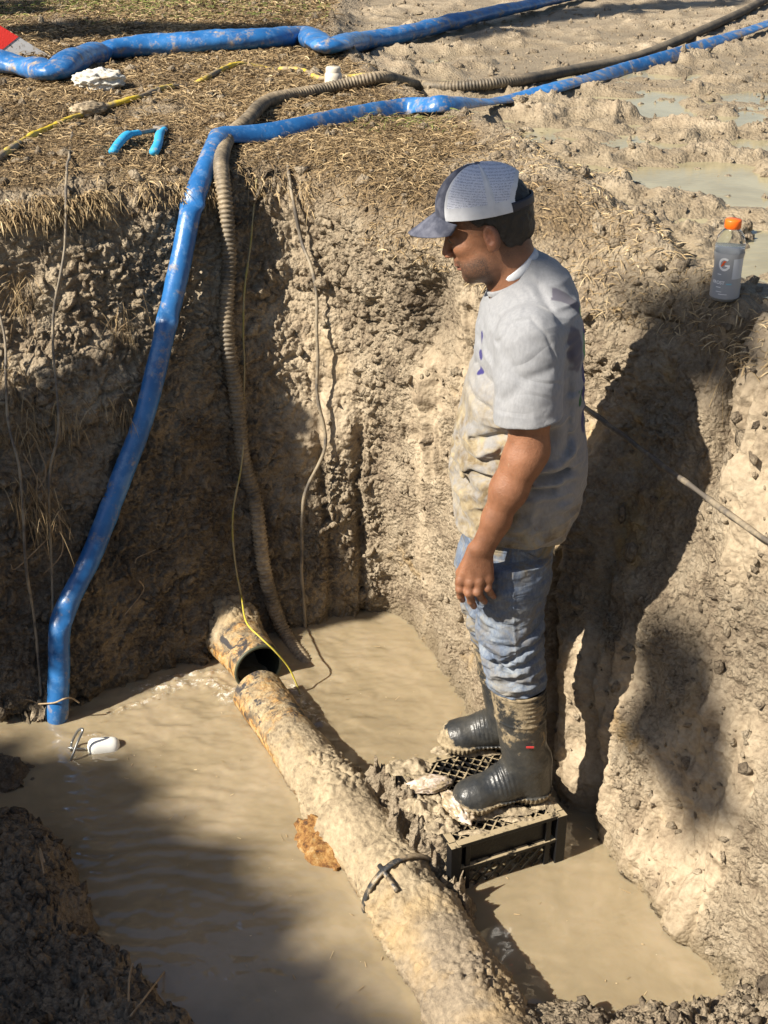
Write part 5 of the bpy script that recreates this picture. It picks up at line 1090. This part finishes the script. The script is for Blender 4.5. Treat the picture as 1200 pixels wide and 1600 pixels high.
# ---- boots
def boot(nm, top, topr, ank, heel, toe, dyv):
    T_, A_, H_, O_ = [np.array(v) for v in (top, ank, heel, toe)]; fd_ = O_ - H_; L = np.linalg.norm(fd_[:2]); fx = nrm_(np.array([fd_[0], fd_[1], 0])); fy = np.array([-fx[1], fx[0], 0]); zs = SOLE
    def f(P):
        sh = smax(cap(P, T_, A_, topr, .060, None), P[:, 2] - T_[2], .003)
        loc = np.stack([(P - H_) @ fx, (P - H_) @ fy, P[:, 2] - zs], 1)
        u = np.clip(loc[:, 0] / L, 0, 1)
        ft = union([cap(loc, (.035, 0, .05), (L * .45, 0, .062), .046, .047, (1, .92, 1)), cap(loc, (L * .45, 0, .055), (L - .065, 0, .034), .050, .044, (1, .98, 1)), cap(loc, (L - .065, .004, .032), (L - .045, .004, .030), .046, .042, (1, 1.08, 1))], .03)
        d = smin(sh, ft, .035); d = smin(d, cap(loc, (.030, 0, .03), (.034, 0, .12), .045, .05), .03)
        # ridges over the instep and rings under the top edge
        ins_ = np.exp(-((loc[:, 0] - L * .50) / .028) ** 2) * sstep(.045, .07, loc[:, 2]) * sstep(.13, .11, loc[:, 2]); d = d - ins_ * .0014 * np.sin(loc[:, 0] * 2 * math.pi / .0125 - loc[:, 2] * 90) 
        tz = T_[2] - P[:, 2]; bk_ = sstep(-.02, .02, (P - T_) @ -fx); d = d - .0025 * (np.sin(tz * 2 * math.pi / .0135) > .2) * bk_ * (tz < .075) * (tz > .008) - .0028 * np.exp(-((tz - .092) / .0035) ** 2) - .002 * (tz < .007)
        d = d - .0022 * sstep(.012, .010, loc[:, 2] * 0 + np.abs(loc[:, 2] - .030)) * 0
        d = d - .003 * np.exp(-(((loc[:, 0] - .04) / .03) ** 2 + ((loc[:, 2] - .085) / .022) ** 2)) + .0012 * fbm(P, 25, 2)
        # sole with a welt and heel gap
        so = np.maximum(d - .006 - .0015 * np.sin(loc[:, 0] * 520), loc[:, 2] - .027); d = np.minimum(d, so); d = smax(d, -loc[:, 2], .003)
        d = smax(d, -np.maximum(np.abs(loc[:, 0] - L * .38) - .022, loc[:, 2] - .012), .003)
        # open top
        d = smax(d, -smax(cap(P, T_ + np.array([0, 0, .02]), A_ + (T_ - A_) * .55, topr - .004, .058), -(P[:, 2] - T_[2] + .16), .002), .0015)
        return d
    lo = np.minimum(np.minimum(T_, H_), O_) - .11; hi = np.maximum(np.maximum(T_, H_), O_) + .11; lo[2] = zs - .012; hi[2] = T_[2] + .012
    V, Q = sdf_mesh(f, lo, hi, .0028); loc = np.stack([(V - H_) @ fx, (V - H_) @ fy, V[:, 2] - zs], 1)
    mk = np.clip(.30 + .55 * sstep(.045, .015, loc[:, 2]) + .35 * sstep(.16, .26, loc[:, 2]) + .7 * sstep(L - .07, L - .005, loc[:, 0]) * (.5 + .8 * (dyv > 0)) - .35 * np.exp(-((loc[:, 2] - .09) / .06) ** 2), 0, 1)
    return link(nm, mesh_np(nm, V, Q, dict(mud=mk)), bootm, person)
bootm = mat('black_rubber_boot', rough=.35); g = G(bootm)
k = g.ramp(g.math('ADD', g.noise(17, 7, .72), g.math('MULTIPLY', g.math('SUBTRACT', g.attr('mud'), .5), .45)), [(0.53, 0.0), (0.60, 1.0)]); film = g.ramp(g.noise(8, 6, .7, vec=g.mapv((1, 1, 1), (2, 1, 0))), [(0.42, 0.0), (0.62, .35)])
md = g.ramp(g.noise(60, 5, .7), [(0.35, (0.15, 0.115, 0.065)), (0.65, (0.36, 0.285, 0.18))]); c = g.mix(film, (0.022, 0.024, 0.026), (0.11, 0.10, 0.08)); g.col(g.mix(k, c, md)); g.rough(g.math('MULTIPLY_ADD', k, .5, .36)); g.bump(g.math('ADD', g.math('MULTIPLY', k, .8), g.noise(90, 4)), .45, .004)
nt_ = W(809, 1070, NY); bn = boot('boot', nt_, .0735, W(820, 1185, NY), pz(848, 1238, SOLE), pz(706, 1262, SOLE), -1)
bf = boot('boot', W(777, 1006, FY), .066, W(795, 1125, FY), pz(820, 1163, SOLE), pz(685, 1163, SOLE), 1)
c = W(824, 1143, NY); cc = c + np.array([0, -.069, 0]); mb = MB(); mb.box(cc, (.020, .003, .0045), None); mb.build('boot_badge', mat('red_badge', (.45, .04, .04), .5), bn, smooth=False)
# mud pressed out round the soles
for i, (px_, py_, rx, ry, h, rt) in enumerate([(735, 1272, .07, .03, .022, .1), (790, 1268, .09, .022, .018, .1), (842, 1250, .035, .04, .018, 0), (694, 1172, .04, .025, .018, 0), (745, 1176, .07, .018, .012, 0)]):
    c = pz(px_, py_, CZ); mudpatch('mud_splat', c[0], c[1], rx, ry, h, 2.3 * i + 21, rt, parent=crate)
# ------------------------------------------------------------------ dead grass on the turf and over the lip
def blades(name, base, dirv, L, wd, droop, tone, matl, label=None):
    n = len(base); dirv = dirv / (np.linalg.norm(dirv, axis=1)[:, None] + 1e-9)
    side = np.cross(dirv, np.array([0, 0, 1.0]) + .6 * RNG.normal(size=(n, 3))); side /= np.linalg.norm(side, axis=1)[:, None] + 1e-9
    V = np.zeros((n, 8, 3))
    for k, (t, w) in enumerate(((0, .8), (.35, 1.0), (.7, .8), (1.0, .15))):
        c = base + dirv * (L * t)[:, None]; c[:, 2] -= droop * (t ** 2) * L
        V[:, 2 * k] = c - side * (wd * w / 2)[:, None]; V[:, 2 * k + 1] = c + side * (wd * w / 2)[:, None]
    i = np.arange(n)[:, None] * 8; Fq = np.stack([np.concatenate([i + 2 * k, i + 2 * k + 1, i + 2 * k + 3, i + 2 * k + 2], 1) for k in range(3)], 1).reshape(-1, 4)
    o = link(name, mesh_np(name, V.reshape(-1, 3), Fq, dict(tone=np.repeat(tone, 8))), matl, None, smooth=False)
    return tag(o, kind='stuff')
gm = mat('dead_grass', rough=.8, spec=.2); g = G(gm); g.col(g.ramp(g.attr('tone'), [(0.0, (0.10, 0.07, 0.04)), (.3, (0.24, 0.165, 0.085)), (.6, (0.42, 0.31, 0.17)), (.85, (0.58, 0.46, 0.28)), (.9, (0.20, 0.22, 0.06)), (1.0, (0.13, 0.17, 0.04))]))
tp = TP.reshape(-1, 3); tg = TA['grass'].ravel(); tt = TT.ravel(); dist = np.linalg.norm(tp - CAM, axis=1)
sp = np.linalg.norm(np.gradient(TP, axis=1), axis=2) * np.linalg.norm(np.gradient(TP, axis=0), axis=2); sp = sp.ravel()
def pick(mask, n, w=None):
    idx = np.flatnonzero(mask); p = sp[idx] * (w[idx] if w is not None else 1); return RNG.choice(idx, n, p=p / p.sum())
def jit(P, s): return P + RNG.normal(size=P.shape) * np.array([s, s, 0])
vis = (np.abs(tp[:, 0]) < 0.36 * dist + .3) & (dist < 10)
I = pick((tt > 1) & (tg > .15) & vis, 105000, tg / np.maximum(dist, 1) * np.where(TU.ravel() > 9.6, .35, 1))
b = jit(tp[I], .015); n = len(I); a = RNG.uniform(0, 2 * math.pi, n); el_ = np.abs(RNG.normal(.12, .28, n)); d = np.stack([np.cos(a) * np.cos(el_), np.sin(a) * np.cos(el_), np.sin(el_)], 1); b[:, 2] += RNG.uniform(-.003, .012, n)
L = RNG.uniform(.02, .075, n) * (1 + .1 * (dist[I] > 5)); sc = np.clip(dist[I] / 5, .9, 1.8); tone = np.clip(RNG.beta(1.8, 2.8, n) * .84 + .25 * fbm(b, 2.5, 3, 4.), 0, .84)
pg = pz(120, 8, GZ); gz_ = np.exp(-(((b[:, 0] - pg[0]) / 1.6) ** 2 + ((b[:, 1] - pg[1]) / .8) ** 2)) + .8 * np.exp(-(((b[:, 0] - pz(645, 190, GZ)[0]) / .25) ** 2 + ((b[:, 1] - pz(645, 190, GZ)[1]) / .2) ** 2)); tone = np.where(RNG.random(n) < .45 * gz_, RNG.uniform(.88, 1, n), tone)
blades('dead_grass', b, d, L, RNG.uniform(.0022, .0042, n) * sc, .5, tone, gm)
# straw trodden into the right-hand edge
I = pick((tt > .97) & (tt < 2.2) & (TU.ravel() > 8.5) & (tg < .4) & (fbm(tp, 3.0, 2, 77.) > -.1) & vis & (TA['wet'].ravel() < .2), 5000); b = jit(tp[I], .01); n = len(I); a = RNG.uniform(0, 2 * math.pi, n); el_ = np.abs(RNG.normal(.1, .25, n)); d = np.stack([np.cos(a) * np.cos(el_), np.sin(a) * np.cos(el_), np.sin(el_)], 1)
blades('trodden_straw', b, d, RNG.uniform(.015, .05, n), RNG.uniform(.002, .0035, n), .5, RNG.uniform(.25, .84, n), gm)
# turf fringe hanging over the left lip
I = pick((tt > .98) & (tt < 1.03) & (TU.ravel() < 7.2) & vis, 2600, np.clip(fbm(tp, 5, 2, 3.) * 3 + .5, 0.05, 2) * np.where(TU.ravel() < 5.6, 1, .35)); b = jit(tp[I], .008); n = len(I)
out = -np.array([-.45, .89, 0]); d = out + RNG.normal(size=(n, 3)) * .45 + np.array([0, 0, .05]); b[:, 2] += .004
blades('hanging_grass', b, d, RNG.uniform(.02, .055, n), RNG.uniform(.002, .004, n), .6, np.clip(RNG.beta(2, 2, n) * .84, 0, .84), gm)
# torn root mats on the left wall
cent = [hit(*c, .02) for c in ((20, 590), (45, 660), (95, 640), (180, 640), (190, 500), (30, 760), (60, 800), (25, 440), (1150, 570))]
B_, D_ = [], []
for c in cent:
    k = 110; B_.append(c + RNG.normal(size=(k, 3)) * .035); D_.append(RNG.normal(size=(k, 3)) * .6 + np.array([.2, -.5, -.7]))
b = np.vstack(B_); d = np.vstack(D_); n = len(b); blades('root_fibres', b, d, RNG.uniform(.03, .09, n), RNG.uniform(.0012, .0026, n), .6, RNG.uniform(.05, .7, n), gm)
mb = MB()
for (a_, b_) in (((62, 680), (52, 790)), ((52, 790), (70, 850)), ((30, 700), (28, 800)), ((70, 850), (10, 870)), ((85, 800), (62, 900)), ((200, 520), (215, 480)), ((205, 880), (235, 850)), ((215, 905), (190, 960)), ((110, 950), (128, 905)), ((20, 460), (50, 560)), ((295, 440), (310, 400))):
    p0, p1 = hit(*a_, .03), hit(*b_, .03); m_ = (p0 + p1) / 2 + RNG.normal(size=3) * .025; mb.tube(spline([p0, m_, p1], 8), np.linspace(.0028, .0012, 17), 5)
tag(mb.build('root_strands', ROOT), kind='stuff')
# small crumbs of soil on ledges, turf and bank
ico = [( .0, .0, 1.), (.89, 0, .45), (.28, .85, .45), (-.72, .53, .45), (-.72, -.53, .45), (.28, -.85, .45), (.72, .53, -.45), (-.28, .85, -.45), (-.89, 0, -.45), (-.28, -.85, -.45), (.72, -.53, -.45), (0, 0, -1.)]
icf = np.array([(0,1,2),(0,2,3),(0,3,4),(0,4,5),(0,5,1),(1,6,2),(2,7,3),(3,8,4),(4,9,5),(5,10,1),(6,7,2),(7,8,3),(8,9,4),(9,10,5),(10,6,1),(11,7,6),(11,8,7),(11,9,8),(11,10,9),(11,6,10)])
def crumbs(name, C, r, dark):
    n = len(C); V = np.array(ico)[None] * (1 + .35 * RNG.normal(size=(n, 12, 1))) * r[:, None, None] * (1 + .3 * RNG.normal(size=(n, 1, 3))) + C[:, None]
    Ft = (np.arange(n)[:, None, None] * 12 + icf[None]).reshape(-1, 3); z = np.zeros(n * 12)
    return tag(link(name, mesh_np(name, V.reshape(-1, 3), Ft, dict(dark=np.repeat(dark, 12), ochre=z, grass=z, wet=z, smear=z)), SOIL, None, smooth=False), kind='stuff')
I = pick((tt > .02) & vis, 10000, 1 / np.maximum(dist, 1)); crumbs('soil_crumbs', tp[I], RNG.gamma(2.2, .0028, len(I)) * np.where(tt[I] > 1, 1.2, 1), np.clip(TA['dark'].ravel()[I] + RNG.normal(size=len(I)) * .2, 0, 1))
bp_ = BP.reshape(-1, 3); m_ = (bp_[:, 2] > .02) & (bp_[:, 1] > 1.2) & (np.abs(bp_[:, 0]) < 1.4); I = RNG.choice(np.flatnonzero(m_), 5000); crumbs('bank_crumbs', bp_[I], RNG.gamma(2.2, .0028, 5000), RNG.uniform(.4, 1, 5000))
# twigs on the near bank
def bhit(px, py, off=0.): 
    h = BVB.ray_cast(Vector(CAM), Vector(ray(px, py)).normalized()); return np.array(h[0] + Vector((0, 0, off))) if h[0] else pz(px, py, .1 + off)
for pts, lb in (([(205, 1598), (232, 1580), (262, 1552), (280, 1538)], 'dark curved twig poking out over the water from the near bank'), ([(202, 1575), (205, 1555), (212, 1545)], 'short pale twig standing up in the near bank'), ([(70, 1375), (66, 1350), (75, 1385)], 'fine root on the shaded left bank')):
    P = spline([bhit(a, b_, .02 + .03 * i) for i, (a, b_) in enumerate(pts)], 8); mb = MB(); mb.tube(P, .0025, 6); tag(mb.build('twig', ROOT), lb, 'twig')
# flecks of straw floating on the water
n = 240; X = RNG.uniform(-1.0, .8, n); Y = RNG.uniform(2.2, 3.9, n); b = np.stack([X, Y, X * 0 + .003], 1); a = RNG.uniform(0, 6.28, n); blades('floating_straw', b, np.stack([np.cos(a), np.sin(a), 0 * a], 1), RNG.gamma(2, .006, n), RNG.uniform(.0015, .003, n), 0, RNG.uniform(.4, .84, n), gm)

# ------------------------------------------------------------------ trees and a bush out of frame, crowns laid out to cast the shade
leafm = mat('leaf_green', (0.05, 0.09, 0.025), .6); g = G(leafm); g.col(g.ramp(g.noise(3, 4), [(0.35, (0.03, 0.055, 0.015)), (0.65, (0.08, 0.13, 0.035))]))
barkm = mat('bark', (0.12, 0.09, 0.065), .9)
def inpoly(poly, n):
    poly = np.array(poly, float); out = []
    lo, hi = poly.min(0), poly.max(0)
    while len(out) < n:
        p_ = RNG.uniform(lo, hi); c = False; j = len(poly) - 1
        for i in range(len(poly)):
            (xi, yi), (xj, yj) = poly[i], poly[j]
            if ((yi > p_[1]) != (yj > p_[1])) and p_[0] < (xj - xi) * (p_[1] - yi) / (yj - yi) + xi: c = not c
            j = i
        if c: out.append(p_)
    return out
TOSUN = -LD
def shade_caster_tree(name, regions, trunk, label, ls=.10, trunk_r=.12, extra=0, nl=None):
    C = []
    for poly, n, t0, t1, surf in regions:
        for px_, py_ in inpoly(poly, n):
            P_ = pz(px_, py_, 0.0) if surf == 'w' else hit(px_, py_); C.append(P_ + TOSUN * RNG.uniform(t0, t1))
    C = np.array(C); ctr = C.mean(0); root = empty(name, trunk, label, 'bush' if 'bush' in name else 'tree')
    if extra: C = np.vstack([C, ctr + RNG.normal(size=(extra, 3)) * C.std(0) * 1.1 + np.array([-.5, 0, .5]) * C.std()])
    n = len(C); u = RNG.normal(size=(n, 3)); u /= np.linalg.norm(u, axis=1)[:, None]; v = np.cross(u, RNG.normal(size=(n, 3))); v /= np.linalg.norm(v, axis=1)[:, None]; s_ = ls * RNG.uniform(.6, 1.3, n)[:, None]; w_ = np.cross(u, v)
    V = np.stack([C - u * s_, C + v * s_ * .5 + w_ * s_ * .1, C + u * s_, C - v * s_ * .5 + w_ * s_ * .1], 1); Fq = np.arange(n * 4).reshape(-1, 4)
    link('crown', mesh_np('crown', V.reshape(-1, 3), Fq), leafm, root, smooth=False)
    mb = MB(); T_ = np.array(trunk, float); fork = T_ + (ctr - T_) * np.array([.3, .3, .55]); mb.tube(spline([T_ - [0, 0, .2], T_ + (fork - T_) * .5 + [.05, .03, 0], fork], 6), np.linspace(trunk_r, trunk_r * .7, 13), 10)
    for k in RNG.choice(nl or n, 16): e = C[k]; mid = (fork + e) / 2 + RNG.normal(size=3) * .15; mb.tube(spline([fork, mid, e], 6), np.linspace(trunk_r * .22, .004, 13), 6)
    mb.build('trunk', barkm, root)
R1 = [(-60, 640), (90, 655), (200, 665), (300, 690), (365, 712), (392, 690), (405, 650), (440, 622), (462, 650), (466, 700), (440, 725), (470, 790), (505, 850), (545, 930), (560, 962), (470, 980), (420, 930), (390, 870), (330, 870), (270, 950), (260, 1010), (230, 1040), (110, 1060), (-60, 1100)]
R2 = [(-80, 1180), (50, 1205), (130, 1230), (185, 1235), (200, 1300), (250, 1340), (320, 1365), (345, 1450), (400, 1545), (500, 1640), (520, 1750), (-80, 1750)]
shade_caster_tree('shade_caster_bush', [(R1, 2600, 3.2, 4.0, 'h')], (-3.9, 3.0, 1.55), 'unseen bush added on the left bank to shade the pit wall', .075, .05)  # stand-in bush, leaves set sunward of the wall area to be shaded
shade_caster_tree('shade_caster_tree', [(R2, 2600, 10.5, 12.5, 'w'), ([(1000, 1010), (1060, 1000), (1110, 1100), (1120, 1230), (1070, 1280), (1020, 1180)], 60, 11, 13, 'h'), ([(1020, 490), (1190, 510), (1190, 560), (1060, 550)], 40, 11, 13, 'h')], (-9.2, -2.6, 1.0), 'broad tree standing behind the photographer', .17, .22, 0, 2600)
shade_caster_tree('shade_caster_tree', [([(-30, 8), (60, 2), (70, 22), (-30, 26)], 200, 9, 11, 'h'), ([(20, 46), (120, 34), (300, 40), (450, 44), (450, 54), (250, 52), (80, 62)], 500, 9, 11, 'h'), ([(690, 48), (800, 22), (1000, 6), (1160, 0), (1160, 4), (1000, 16), (850, 34), (740, 60)], 500, 9, 11, 'h')], (-10.5, 4.2, 1.6), 'slender unseen tree added far left of the pit to cast shadow strips', .14, .14)  # added tree, leaves placed only to throw the shadow strips on the ground
